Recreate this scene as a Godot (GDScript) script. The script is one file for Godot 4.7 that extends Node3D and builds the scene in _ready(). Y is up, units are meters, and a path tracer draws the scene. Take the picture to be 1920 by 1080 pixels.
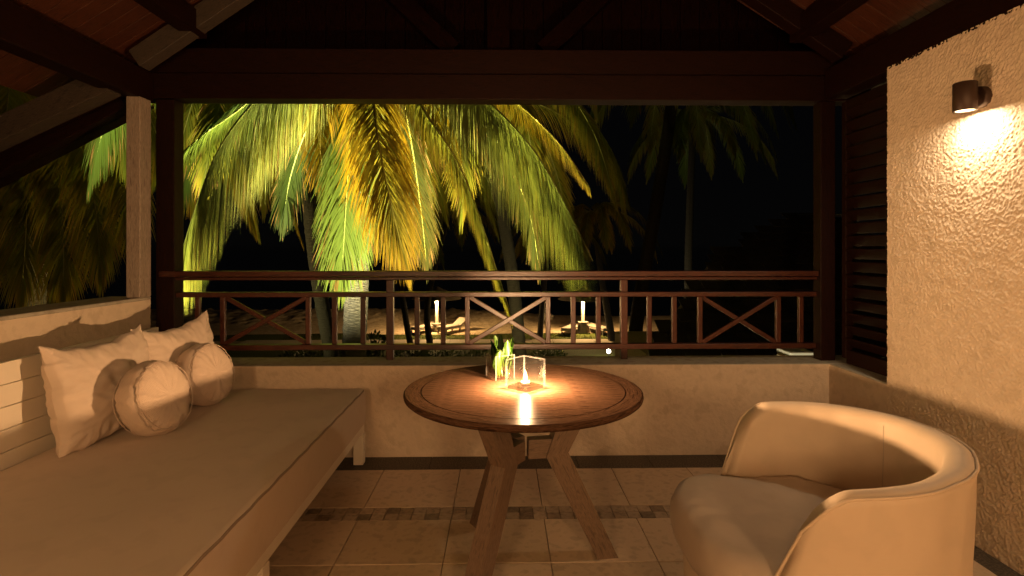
extends Node3D

# ---------------------------------------------------------------- mesh builder
class MB:
	var v := PackedVector3Array()
	var n := PackedVector3Array()
	var uv := PackedVector2Array()
	var c := PackedColorArray()
	var ix := PackedInt32Array()
	var off := Vector2.ZERO

	func vert(p: Vector3, nn: Vector3, t := Vector2.ZERO, col := Color.WHITE) -> int:
		v.append(p)
		n.append(nn)
		uv.append(t)
		c.append(col)
		return v.size() - 1

	# a, b, c counter-clockwise seen from outside; Godot wants clockwise
	func tri(a: int, b: int, d: int) -> void:
		ix.append(a)
		ix.append(d)
		ix.append(b)

	func quad(a: int, b: int, d: int, e: int) -> void:
		tri(a, b, d)
		tri(a, d, e)

	func flat(a: Vector3, b: Vector3, d: Vector3, e: Vector3, col := Color.WHITE) -> void:
		var nn := (b - a).cross(d - a).normalized()
		var w := a.distance_to(b)
		var h := b.distance_to(d)
		var i0 := vert(a, nn, off, col)
		var i1 := vert(b, nn, off + Vector2(w, 0), col)
		var i2 := vert(d, nn, off + Vector2(w, h), col)
		var i3 := vert(e, nn, off + Vector2(0, h), col)
		quad(i0, i1, i2, i3)

	# box with softened edges; the grain (u) runs along the longest side
	func box(t: Transform3D, s: Vector3, r := 0.0, col := Color.WHITE) -> void:
		var h := s * 0.5
		var long := 0
		if s.y >= s.x and s.y >= s.z: long = 1
		elif s.z >= s.x and s.z >= s.y: long = 2
		r = minf(r, minf(h.x, minf(h.y, h.z)) * 0.95)
		for ax in 3:
			for sg in [-1.0, 1.0]:
				var a := (ax + 1) % 3
				var b := (ax + 2) % 3
				var ua := [-h[a], h[a]] if r <= 0.0 else [-h[a], -h[a] + r, h[a] - r, h[a]]
				var ub := [-h[b], h[b]] if r <= 0.0 else [-h[b], -h[b] + r, h[b] - r, h[b]]
				var k := ua.size()
				var first := v.size()
				for j in k:
					for i in k:
						var p := Vector3.ZERO
						p[ax] = sg * h[ax]
						p[a] = ua[i]
						p[b] = ub[j]
						var nn := Vector3.ZERO
						nn[ax] = sg
						if r > 0.0:
							var inner := p.clamp(-(h - Vector3.ONE * r), h - Vector3.ONE * r)
							nn = (p - inner).normalized()
							p = inner + nn * r
						var w := a if a != long else b
						if ax == long:
							w = a
						var t2 := Vector2(p[long] if ax != long else p[b], p[w]) + off
						vert(t * p, (t.basis * nn).normalized(), t2, col)
				for j in k - 1:
					for i in k - 1:
						var q := first + j * k + i
						if sg > 0:
							quad(q, q + 1, q + k + 1, q + k)
						else:
							quad(q, q + k, q + k + 1, q + 1)

	func bar(a: Vector3, b: Vector3, w: float, h: float, r := 0.003, up := Vector3.UP, col := Color.WHITE) -> void:
		var x := (b - a).normalized()
		if absf(x.dot(up)) > 0.98:
			up = Vector3.BACK
		var z := x.cross(up).normalized()
		var y := z.cross(x).normalized()
		box(Transform3D(Basis(x, y, z), (a + b) * 0.5), Vector3(a.distance_to(b), h, w), r, col)

	# surface of revolution about y through o; profile is (radius, height) from bottom to top
	func lathe(o: Vector3, prof: Array, seg := 32, basis := Basis(), col := Color.WHITE) -> void:
		var m := prof.size()
		var first := v.size()
		for i in seg + 1:
			var a := TAU * i / seg
			for j in m:
				var p: Vector2 = prof[j]
				var d: Vector2
				if j == 0: d = prof[1] - prof[0]
				elif j == m - 1: d = prof[m - 1] - prof[m - 2]
				else: d = (prof[j + 1] - p).normalized() + (p - prof[j - 1]).normalized()
				var nn := Vector3(d.y * cos(a), -d.x, d.y * sin(a)).normalized()
				vert(o + basis * Vector3(p.x * cos(a), p.y, p.x * sin(a)), basis * nn, Vector2(i / float(seg), j / float(m)), col)
		for i in seg:
			for j in m - 1:
				var q := first + i * m + j
				quad(q, q + 1, q + m + 1, q + m)

	func tube(pts: PackedVector3Array, rad: PackedFloat32Array, sides := 6, caps := true, col := Color.WHITE) -> void:
		var m := pts.size()
		var first := v.size()
		var side := Vector3.ZERO
		var run := 0.0
		for i in m:
			var d := (pts[mini(i + 1, m - 1)] - pts[maxi(i - 1, 0)]).normalized()
			if i == 0:
				side = d.cross(Vector3.UP if absf(d.y) < 0.9 else Vector3.RIGHT).normalized()
			else:
				side = (side - d * side.dot(d)).normalized()
				run += pts[i].distance_to(pts[i - 1])
			var up := side.cross(d)
			for k in sides + 1:
				var a := TAU * k / sides
				var nn := side * cos(a) + up * sin(a)
				vert(pts[i] + nn * rad[i], nn, Vector2(run, k / float(sides) * 0.2) + off, col)
		for i in m - 1:
			for k in sides:
				var q := first + i * (sides + 1) + k
				quad(q, q + sides + 1, q + sides + 2, q + 1)
		if caps:
			for e in 2:
				var at := 0 if e == 0 else m - 1
				var nn := (pts[0] - pts[1]).normalized() if e == 0 else (pts[m - 1] - pts[m - 2]).normalized()
				var cc := vert(pts[at] + nn * rad[at] * 0.3, nn, off, col)
				for k in sides:
					var q := first + at * (sides + 1) + k
					if e == 0: tri(cc, q, q + 1)
					else: tri(cc, q + 1, q)

	# smooth grid of points [rows][cols], counter-clockwise seen from outside when flip is false
	func grid(p: Array, flip := false, uvs := 1.0, col := Color.WHITE) -> void:
		var rows := p.size()
		var cols: int = p[0].size()
		var first := v.size()
		for j in rows:
			for i in cols:
				var dx: Vector3 = p[j][mini(i + 1, cols - 1)] - p[j][maxi(i - 1, 0)]
				var dy: Vector3 = p[mini(j + 1, rows - 1)][i] - p[maxi(j - 1, 0)][i]
				var nn := dx.cross(dy).normalized()
				vert(p[j][i], -nn if flip else nn, Vector2(i / float(cols - 1), j / float(rows - 1)) * uvs + off, col)
		for j in rows - 1:
			for i in cols - 1:
				var q := first + j * cols + i
				if flip: quad(q, q + cols, q + cols + 1, q + 1)
				else: quad(q, q + 1, q + cols + 1, q + cols)

	func mesh() -> ArrayMesh:
		var a := []
		a.resize(Mesh.ARRAY_MAX)
		a[Mesh.ARRAY_VERTEX] = v
		a[Mesh.ARRAY_NORMAL] = n
		a[Mesh.ARRAY_TEX_UV] = uv
		a[Mesh.ARRAY_COLOR] = c
		a[Mesh.ARRAY_INDEX] = ix
		var m := ArrayMesh.new()
		m.add_surface_from_arrays(Mesh.PRIMITIVE_TRIANGLES, a)
		return m


var rng := RandomNumberGenerator.new()
var M := {}
var names := {}
var base_of := {}
var cam: Camera3D
const GROUND := -3.2


func T(x: float, y: float, d: float) -> Vector3:   # terrace axes: right, up, away from the camera
	return Vector3(x, y, -d)


func px(x: float, y: float, d: float) -> Vector3:  # a point seen at (x, y) of the 1920-wide photograph, d metres out; used only to read off where plants grow
	var t := Vector3((x - 960.0) / 1030.0, (466.0 - y) / 1030.0, -1.0) * d
	return Basis(Vector3.UP, -0.01942) * t + Vector3(0, 1.34, 0)


func numbered(called: String, parent: Node) -> String:
	var key := str(parent.get_instance_id()) + called
	var k: int = names.get(key, -1) + 1
	names[key] = k
	return called if k == 0 else "%s_%03d" % [called, k]


func obj(called: String, what, m: Material, parent: Node = self) -> MeshInstance3D:
	var o := MeshInstance3D.new()
	o.mesh = what.mesh() if what is MB else what
	o.material_override = m
	o.name = numbered(called, parent)
	parent.add_child(o, true)
	if base_of.has(parent):
		o.position = -base_of[parent]
	return o


func tag(o: Node, label: String, category: String, group := "") -> Node:
	o.set_meta("label", label)
	o.set_meta("category", category)
	if group:
		o.set_meta("group", group)
	return o


# children of a thing are modelled in scene coordinates unless local is true
func thing(called: String, label: String, category: String, at: Vector3, group := "", local := false) -> Node3D:
	var o := Node3D.new()
	o.name = numbered(called, self)
	add_child(o, true)
	o.position = at
	if not local:
		base_of[o] = at
	tag(o, label, category, group)
	return o


func struct(called: String, what, m: Material) -> MeshInstance3D:
	var o := obj(called, what, m)
	o.set_meta("kind", "structure")
	return o


func xf(p: Vector3, b := Basis()) -> Transform3D:
	return Transform3D(b, p)


# ---------------------------------------------------------------- materials
func noise_tex(freq: float, oct := 4, kind := FastNoiseLite.TYPE_SIMPLEX_SMOOTH, size := 512, sd := 1, cols: Array = []) -> NoiseTexture2D:
	var f := FastNoiseLite.new()
	f.noise_type = kind
	f.frequency = freq
	f.fractal_octaves = oct
	f.seed = sd
	var t := NoiseTexture2D.new()
	t.width = size
	t.height = size
	t.seamless = true
	t.noise = f
	if cols:
		var g := Gradient.new()
		g.offsets = PackedFloat32Array(range(cols.size()).map(func(i): return 0.22 + 0.56 * i / float(cols.size() - 1)))
		g.colors = PackedColorArray(cols)
		t.color_ramp = g
	return t


func lin(r: float, g: float, b: float) -> Color:
	return Color(r, g, b).linear_to_srgb()


func mat(c: Color, rough := 0.8, spec := 0.5) -> StandardMaterial3D:
	var m := StandardMaterial3D.new()
	m.albedo_color = c
	m.roughness = rough
	m.metallic_specular = spec
	return m


func wood(dark: Color, light: Color, rough: float, sd: int, along := 1.2, across := 9.0, relief := 0.05) -> StandardMaterial3D:
	var m := mat(Color.WHITE, rough)
	m.albedo_texture = noise_tex(0.012, 6, FastNoiseLite.TYPE_SIMPLEX_SMOOTH, 512, sd, [dark, light, dark.lerp(light, 0.4), light])
	m.uv1_scale = Vector3(along, across, 1)
	m.heightmap_enabled = true
	m.heightmap_scale = relief
	m.heightmap_texture = noise_tex(0.02, 6, FastNoiseLite.TYPE_SIMPLEX_SMOOTH, 512, sd + 50)
	m.vertex_color_use_as_albedo = true
	return m


func stucco(c: Color, c2: Color) -> StandardMaterial3D:
	var m := mat(Color.WHITE, 0.95, 0.15)
	m.albedo_texture = noise_tex(0.01, 5, FastNoiseLite.TYPE_SIMPLEX_SMOOTH, 512, 7, [c2, c, c, c2.lerp(c, 0.5)])
	m.uv1_triplanar = true
	m.uv1_world_triplanar = true
	m.uv1_scale = Vector3.ONE * 1.3
	m.heightmap_enabled = true
	m.heightmap_scale = 0.12
	m.heightmap_texture = noise_tex(0.07, 4, FastNoiseLite.TYPE_SIMPLEX, 1024, 9)
	return m


func cloth(c: Color, weave := 30.0, relief := 0.06) -> StandardMaterial3D:
	var m := mat(Color.WHITE, 0.95, 0.25)
	m.albedo_texture = noise_tex(0.006, 4, FastNoiseLite.TYPE_SIMPLEX_SMOOTH, 512, 21, [c.darkened(0.02), c, c.lightened(0.01), c])
	m.uv1_triplanar = true
	m.uv1_scale = Vector3.ONE * 2.0
	m.heightmap_enabled = true
	m.heightmap_scale = relief * 0.4
	m.heightmap_texture = noise_tex(0.3, 2, FastNoiseLite.TYPE_SIMPLEX, 512, 23)
	m.rim_enabled = true
	m.rim = 0.15
	m.rim_tint = 0.7
	return m


func glow(c: Color, e: float) -> StandardMaterial3D:
	var m := mat(Color.BLACK, 0.6)
	m.emission_enabled = true
	m.emission = c
	m.emission_energy_multiplier = e
	return m


func make_materials() -> void:
	M.stain = wood(lin(0.0055, 0.0014, 0.0007), lin(0.014, 0.0034, 0.0016), 0.55, 3)
	M.stain.metallic_specular = 0.25
	M.rail = wood(lin(0.022, 0.0055, 0.0028), lin(0.055, 0.0145, 0.0068), 0.36, 4)
	M.plank = wood(lin(0.034, 0.0088, 0.0032), lin(0.078, 0.022, 0.0085), 0.45, 5)
	M.weathered = wood(lin(0.16, 0.115, 0.085), lin(0.36, 0.29, 0.225), 0.6, 6, 1.2, 16.0, 0.05)
	M.gable = wood(lin(0.003, 0.0008, 0.0005), lin(0.008, 0.002, 0.001), 0.6, 17)
	M.gable.metallic_specular = 0.12
	M.trunk_shaded = wood(lin(0.006, 0.005, 0.0035), lin(0.020, 0.017, 0.012), 0.9, 18, 5.0, 3.0, 1.5)  # shade put into the bark: keeps the background trunks dim near their spotlights
	M.dull = wood(lin(0.022, 0.014, 0.0085), lin(0.055, 0.038, 0.024), 0.7, 16, 2.0, 14.0, 0.1)
	M.table = wood(lin(0.036, 0.019, 0.0115), lin(0.108, 0.059, 0.036), 0.25, 8, 1.3, 14.0, 0.012)
	M.table.metallic_specular = 0.04
	M.leg = wood(lin(0.10, 0.064, 0.042), lin(0.19, 0.125, 0.083), 0.5, 11, 1.5, 12.0, 0.05)
	M.groove = mat(lin(0.02, 0.010, 0.006), 0.7)
	M.stucco = stucco(lin(0.62, 0.50, 0.375), lin(0.54, 0.43, 0.315))
	M.coping = stucco(lin(0.40, 0.36, 0.29), lin(0.32, 0.28, 0.22))
	M.coping.heightmap_scale = 0.2
	M.seat = cloth(lin(0.60, 0.48, 0.37))
	M.piping = cloth(lin(0.30, 0.22, 0.155))
	M.pillow = cloth(lin(0.60, 0.485, 0.39))
	M.round = cloth(lin(0.60, 0.47, 0.37))
	M.round.heightmap_scale = 0.0
	M.round.uv1_triplanar = false
	M.round.heightmap_enabled = true
	M.round.heightmap_scale = 0.12
	M.round.heightmap_texture = ripple_tex()
	M.round.uv1_scale = Vector3.ONE
	M.vinyl = cloth(lin(0.61, 0.49, 0.365), 20.0, 0.02)
	M.vinyl.roughness = 0.55
	M.vinyl.metallic_specular = 0.4
	M.vinylseat = cloth(lin(0.50, 0.415, 0.335), 20.0, 0.04)
	M.vinylseat.roughness = 0.75
	M.white = mat(lin(0.72, 0.64, 0.52), 0.45)
	M.white.heightmap_enabled = true
	M.white.heightmap_scale = 0.02
	M.white.heightmap_texture = noise_tex(0.03, 4, FastNoiseLite.TYPE_SIMPLEX, 512, 33)
	M.white.uv1_scale = Vector3(1, 8, 1)
	M.bronze = mat(lin(0.055, 0.030, 0.020), 0.45)
	M.bronze.metallic = 0.3
	M.pane = mat(Color(1, 1, 1, 0.00018), 0.0)
	M.pane.transparency = BaseMaterial3D.TRANSPARENCY_ALPHA
	M.glass = mat(Color(1, 1, 1, 0.007), 0.0)   # glass edges whitened so that they glow beside the flame
	M.glass.transparency = BaseMaterial3D.TRANSPARENCY_ALPHA
	M.glass2 = mat(Color(1, 1, 1, 0.03), 0.0)  # stronger whitening, gives the vase edges the same glow
	M.glass2.transparency = BaseMaterial3D.TRANSPARENCY_ALPHA
	M.foot = mat(Color(1, 1, 1, 0.0012), 0.0)  # faint white for bright lines along the foot of the glass
	M.foot.transparency = BaseMaterial3D.TRANSPARENCY_ALPHA
	M.thick = mat(Color(0.0, 0.0, 0.0, 0.45), 0.0)   # thick base, which holds back part of the light
	M.thick.transparency = BaseMaterial3D.TRANSPARENCY_ALPHA
	M.wax = mat(lin(0.8, 0.72, 0.55), 0.5)
	M.tin = mat(lin(0.8, 0.78, 0.72), 0.25)
	M.tin.metallic = 1.0
	M.wick = mat(lin(0.02, 0.015, 0.01), 0.9)
	M.flame = glow(Color(1.0, 0.84, 0.55), 14.0)
	M.lens = glow(Color(1.0, 0.86, 0.66), 6.0)
	M.leaf = mat(Color.WHITE, 0.45, 0.4)
	M.leaf.vertex_color_use_as_albedo = true
	M.leaf.backlight_enabled = true
	M.leaf.backlight = Color(0.9, 0.9, 0.7)
	M.stem = mat(Color.WHITE, 0.5)
	M.stem.vertex_color_use_as_albedo = true
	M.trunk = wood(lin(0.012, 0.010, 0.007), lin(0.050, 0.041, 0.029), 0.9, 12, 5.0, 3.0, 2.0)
	for k in 4:
		var t: Color = [lin(0.54, 0.40, 0.27), lin(0.50, 0.37, 0.245), lin(0.57, 0.425, 0.29), lin(0.52, 0.385, 0.255)][k]
		var m := mat(Color.WHITE, 0.42, 0.45)
		m.albedo_texture = noise_tex(0.012, 5, FastNoiseLite.TYPE_SIMPLEX_SMOOTH, 512, 40 + k, [t.darkened(0.09), t, t, t.lightened(0.03), t.darkened(0.05)])
		m.uv1_triplanar = true
		m.uv1_world_triplanar = true
		m.uv1_scale = Vector3.ONE * 1.7
		m.uv1_offset = Vector3(0.37, 0.0, 0.61) * k
		M["tile%d" % k] = m
	for k in 5:
		var t2: Color = [lin(0.30, 0.215, 0.14), lin(0.22, 0.155, 0.10), lin(0.38, 0.28, 0.19), lin(0.34, 0.25, 0.17), lin(0.18, 0.13, 0.085)][k]
		var m2 := mat(Color.WHITE, 0.5)
		m2.albedo_texture = noise_tex(0.02, 4, FastNoiseLite.TYPE_SIMPLEX_SMOOTH, 256, 60 + k, [t2.darkened(0.15), t2, t2.lightened(0.06)])
		m2.uv1_triplanar = true
		m2.uv1_world_triplanar = true
		m2.uv1_scale = Vector3.ONE * 5.0
		M["mosaic%d" % k] = m2
	M.border = mat(Color.WHITE, 0.6)
	M.border.albedo_texture = noise_tex(0.03, 5, FastNoiseLite.TYPE_SIMPLEX, 512, 71, [lin(0.03, 0.022, 0.015), lin(0.06, 0.045, 0.03), lin(0.11, 0.085, 0.06)])
	M.border.uv1_triplanar = true
	M.border.uv1_world_triplanar = true
	M.border.uv1_scale = Vector3.ONE * 4.0
	M.grout = mat(lin(0.33, 0.245, 0.165), 0.95)
	M.sand = mat(Color.WHITE, 0.95, 0.2)
	M.sand.albedo_texture = noise_tex(0.02, 5, FastNoiseLite.TYPE_SIMPLEX_SMOOTH, 512, 80, [lin(0.36, 0.27, 0.17), lin(0.48, 0.38, 0.26), lin(0.56, 0.45, 0.31)])
	M.sand.uv1_triplanar = true
	M.sand.uv1_world_triplanar = true
	M.sand.uv1_scale = Vector3.ONE * 0.3
	M.grass = mat(Color.WHITE, 0.9, 0.2)
	M.grass.albedo_texture = noise_tex(0.05, 5, FastNoiseLite.TYPE_SIMPLEX, 512, 81, [lin(0.035, 0.05, 0.010), lin(0.07, 0.09, 0.02), lin(0.11, 0.12, 0.035)])
	M.grass.uv1_triplanar = true
	M.grass.uv1_world_triplanar = true
	M.grass.uv1_scale = Vector3.ONE * 0.5
	M.blade = mat(Color.WHITE, 0.8, 0.2)
	M.blade.vertex_color_use_as_albedo = true
	M.paving = mat(Color.WHITE, 0.8)
	M.paving.albedo_texture = noise_tex(0.02, 4, FastNoiseLite.TYPE_SIMPLEX_SMOOTH, 512, 82, [lin(0.34, 0.28, 0.2), lin(0.44, 0.37, 0.27)])
	M.paving.uv1_triplanar = true
	M.paving.uv1_world_triplanar = true
	M.sea = mat(lin(0.004, 0.008, 0.010), 0.15)
	M.slate = wood(lin(0.018, 0.014, 0.010), lin(0.055, 0.043, 0.03), 0.7, 90, 3.0, 6.0, 0.2)
	M.thatch = wood(lin(0.05, 0.04, 0.025), lin(0.14, 0.11, 0.07), 0.95, 91, 3.0, 20.0, 1.0)
	M.paint = mat(lin(0.75, 0.72, 0.66), 0.5)
	M.lounger = mat(lin(0.22, 0.195, 0.16), 0.7)
	M.rock = mat(lin(0.25, 0.23, 0.20), 0.9)
	M.globe = glow(Color(1.0, 0.84, 0.64), 3.0)
	M.bulb = glow(Color(1.0, 0.85, 0.6), 12.0)
	M.star = glow(Color(1.0, 0.93, 0.8), 30.0)
	M.black = mat(lin(0.02, 0.02, 0.02), 0.5)


func ripple_tex() -> ImageTexture:   # fine wavy quilting of the round cushions
	var im := Image.create(256, 256, false, Image.FORMAT_L8)
	var f := FastNoiseLite.new()
	f.frequency = 0.03
	f.seed = 5
	for y in 256:
		for x in 256:
			var w := sin((x + 4.0 * sin(y * TAU / 32.0)) * TAU / 8.0) * 0.5 + 0.5
			im.set_pixel(x, y, Color.from_hsv(0, 0, clampf(w * 0.8 + f.get_noise_2d(x, y) * 0.2, 0, 1)))
	return ImageTexture.create_from_image(im)


# ---------------------------------------------------------------- _ready
func _ready() -> void:
	rng.seed = 11
	cam = Camera3D.new()
	cam.name = "camera"
	cam.projection = Camera3D.PROJECTION_FRUSTUM
	cam.near = 0.05
	cam.far = 900.0
	cam.size = 2.0 * 0.05 * 540.0 / 1030.0
	cam.frustum_offset = Vector2(0, -0.05 * 74.0 / 1030.0)
	cam.position = Vector3(0, 1.34, 0)
	cam.rotation.y = -0.01942
	add_child(cam)
	cam.current = true
	var we := WorldEnvironment.new()
	we.name = "world_environment"
	var env := Environment.new()
	env.background_mode = Environment.BG_SKY
	var sky := Sky.new()
	var sm := ProceduralSkyMaterial.new()
	sm.sky_top_color = Color(0.010, 0.011, 0.016)
	sm.sky_horizon_color = Color(0.018, 0.017, 0.016)
	sm.ground_bottom_color = Color(0.006, 0.006, 0.006)
	sm.ground_horizon_color = Color(0.010, 0.010, 0.009)
	sky.sky_material = sm
	env.sky = sky
	env.background_energy_multiplier = 1.0
	env.tonemap_mode = Environment.TONE_MAPPER_LINEAR
	env.tonemap_exposure = 1.0
	env.sdfgi_enabled = true
	env.ssao_enabled = true
	env.ssil_enabled = true
	we.environment = env
	add_child(we)
	make_materials()
	terrain()
	walls()
	floor_tiles()
	roof()
	railing()
	shutter()
	daybed()
	cushions()
	round_table()
	candle_and_vase()
	armchair()
	wall_lamp("wall_lamp", "brown cylinder wall lamp shining down the stucco wall beside the armchair", T(2.133, 2.01, 2.39), Vector3.LEFT)
	unseen_room()
	garden()


func omni(called: String, at: Vector3, c: Color, e: float, size := 0.02) -> void:
	var l := OmniLight3D.new()
	l.name = called
	l.light_color = c
	l.light_energy = e
	l.light_size = size
	l.omni_range = 60.0
	l.omni_attenuation = 2.0
	l.shadow_enabled = true
	add_child(l, true)
	l.position = at


func spot(called: String, at: Vector3, to: Vector3, c: Color, e: float, angle: float, size := 0.05) -> void:
	var l := SpotLight3D.new()
	l.name = called
	l.light_color = c
	l.light_energy = e
	l.light_size = size
	l.spot_range = 60.0
	l.spot_attenuation = 2.0
	l.spot_angle = angle
	l.spot_angle_attenuation = 1.0
	l.shadow_enabled = true
	add_child(l, true)
	l.look_at_from_position(at, to, Vector3.UP if absf((to - at).normalized().y) < 0.95 else Vector3.BACK)


# ---------------------------------------------------------------- setting
func terrain() -> void:
	# one undulating sheet: lawn close to the house, then the beach, then it dips below the sea
	var g := MB.new()
	g.flat(T(-120, GROUND - 0.02, -30), T(120, GROUND - 0.02, -30), T(120, GROUND - 0.02, 29.6), T(-120, GROUND - 0.02, 29.6))
	struct("lawn", g, M.grass)
	var f := FastNoiseLite.new()
	f.frequency = 0.6
	f.seed = 3
	var rows := []
	for j in 61:
		var d := 29.2 + 16.0 * j / 60.0
		var row := []
		for i in 161:
			var x := -24.0 + 48.0 * i / 160.0
			var edge := 0.25 * sin(x * 0.5) + 0.1 * sin(x * 1.3)
			var rise := smoothstep(32.0, 35.5, d) * 0.45 * smoothstep(6.0, -4.0, x) - smoothstep(36.5, 44.0, d) * 1.6
			row.append(T(x, GROUND + rise + (f.get_noise_2d(x * 3.0, d * 3.0) * 0.22 * smoothstep(31.5, 33.5, d) * smoothstep(4.0, -2.0, x)) + 0.01, d + edge * (1.0 - j / 60.0)))
		rows.append(row)
	var s := MB.new()
	s.grid(rows)
	struct("sand", s, M.sand)
	var w := MB.new()
	w.flat(T(-400, GROUND - 0.7, 38), T(400, GROUND - 0.7, 38), T(400, GROUND - 0.7, 700), T(-400, GROUND - 0.7, 700))
	struct("sea", w, M.sea)
	var p := MB.new()
	p.flat(T(-40, GROUND + 0.0, 25.8), T(40, GROUND + 0.0, 25.8), T(40, GROUND + 0.0, 27.2), T(-40, GROUND + 0.0, 27.2))
	var path := struct("path", p, M.grout)
	for i in 26:
		var st := MB.new()
		var x := -12.0 + i * 1.0
		st.box(xf(T(x, GROUND + 0.02, 26.5)), Vector3(0.985, 0.06, 1.38), 0.01)
		obj("paving_slab", st, M.paving, path)
	# grass blades at the seaward strip of lawn
	var b := MB.new()
	for k in 9000:
		var x := rng.randf_range(-11, 9)
		var d := rng.randf_range(27.3, 29.4)
		var h := rng.randf_range(0.03, 0.09)
		var a := rng.randf() * TAU
		var q := Vector3(cos(a), 0, sin(a)) * 0.012
		var o := T(x, GROUND - 0.02, d)
		var tip := o + Vector3(rng.randf_range(-0.03, 0.03), h, rng.randf_range(-0.03, 0.03))
		var col := Color(0.06, 0.085, 0.018).lerp(Color(0.14, 0.14, 0.04), rng.randf())
		var nn := Vector3.UP
		var i0 := b.vert(o - q, nn, Vector2.ZERO, col)
		var i1 := b.vert(o + q, nn, Vector2.ZERO, col)
		var i2 := b.vert(tip, nn, Vector2.ZERO, col)
		b.tri(i0, i1, i2)
	var gr := obj("grass", b, M.blade)
	tag(gr, "short green grass on the strip between the paved path and the sand", "grass")
	gr.set_meta("kind", "stuff")


# a sheet of rough-cast plaster: real relief on a fine grid
func plaster(mb: MB, o: Vector3, u: Vector3, w: Vector3, cell: float, amp: float) -> void:
	var f := FastNoiseLite.new()
	f.noise_type = FastNoiseLite.TYPE_SIMPLEX
	f.frequency = 52.0
	f.fractal_octaves = 4
	f.seed = 4
	var f2 := FastNoiseLite.new()
	f2.noise_type = FastNoiseLite.TYPE_SIMPLEX_SMOOTH
	f2.frequency = 8.0
	f2.fractal_octaves = 2
	f2.seed = 6
	var nu := maxi(2, int(u.length() / cell))
	var nw := maxi(2, int(w.length() / cell))
	var nn := u.cross(w).normalized()
	var rows := []
	for j in nw + 1:
		var row := PackedVector3Array()
		row.resize(nu + 1)
		for i in nu + 1:
			var p := o + u * (i / float(nu)) + w * (j / float(nw))
			var h := f.get_noise_3dv(p)
			h = maxf(h, -0.28) * 1.1 + f.get_noise_3dv(p * 2.1 + Vector3.ONE) * 0.35 + f2.get_noise_3dv(p) * 0.5
			row[i] = p + nn * h * amp
		rows.append(row)
	mb.grid(rows)


func walls() -> void:
	# right-hand wall
	var w := thing("stucco_wall", "tall rough cream stucco wall carrying the lit wall lamp on the right", "wall", T(2.35, 0, 1.0))
	var a := MB.new()
	plaster(a, T(2.132, 0, 2.995), Vector3(0, 0, 1.0), Vector3(0, 2.34, 0), 0.0040, 0.0047)
	obj("plaster_face", a, M.stucco, w)
	a = MB.new()
	a.box(xf(T(2.335, 1.17, 1.0)), Vector3(0.40, 2.34, 3.96), 0.0)
	obj("wall_core", a, M.stucco, w)
	a = MB.new()
	plaster(a, T(2.53, 0, 2.988), Vector3(-0.40, 0, 0), Vector3(0, 2.34, 0), 0.012, 0.004)
	obj("wall_end", a, M.stucco, w)
	# back parapet
	var b := thing("parapet_wall", "low cream stucco parapet below the wooden railing, behind the table", "parapet", T(0, 0, 3.67))
	a = MB.new()
	plaster(a, T(-2.27, 0, 3.53), Vector3(4.40, 0, 0), Vector3(0, 0.588, 0), 0.008, 0.003)
	obj("plaster_face", a, M.stucco, b)
	a = MB.new()
	a.box(xf(T(0.03, 0.285, 3.68)), Vector3(5.0, 0.57, 0.29), 0.0)
	obj("wall_core", a, M.stucco, b)
	a = MB.new()
	a.box(xf(T(0.03, 0.581, 3.675)), Vector3(4.99, 0.022, 0.284), 0.008)
	obj("coping", a, M.coping, b)
	# right parapet below the shutter
	var c := thing("parapet_wall", "short return of the low stucco parapet under the louvred shutter", "parapet", T(2.26, 0, 3.27))
	a = MB.new()
	plaster(a, T(2.13, 0, 3.53), Vector3(0, 0, 0.54), Vector3(0, 0.588, 0), 0.008, 0.003)
	obj("plaster_face", a, M.stucco, c)
	a = MB.new()
	a.box(xf(T(2.34, 0.285, 3.265)), Vector3(0.40, 0.57, 0.52), 0.0)
	obj("wall_core", a, M.stucco, c)
	a = MB.new()
	a.box(xf(T(2.33, 0.581, 3.263)), Vector3(0.386, 0.024, 0.53), 0.008)
	obj("coping", a, M.coping, c)
	# left parapet behind the daybed
	var l := thing("parapet_wall", "higher stucco parapet behind the daybed on the left", "parapet", T(-2.4, 0, 2.0))
	a = MB.new()
	plaster(a, T(-2.27, 0.4, 1.8), Vector3(0, 0, -1.80), Vector3(0, 0.615, 0), 0.008, 0.003)
	obj("plaster_face", a, M.stucco, l)
	a = MB.new()
	a.box(xf(T(-2.395, 0.505, 1.3)), Vector3(0.244, 1.01, 4.58), 0.0)
	obj("wall_core", a, M.stucco, l)
	a = MB.new()
	a.box(xf(T(-2.393, 1.021, 1.3)), Vector3(0.258, 0.022, 4.60), 0.008)
	obj("coping", a, M.coping, l)


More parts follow.
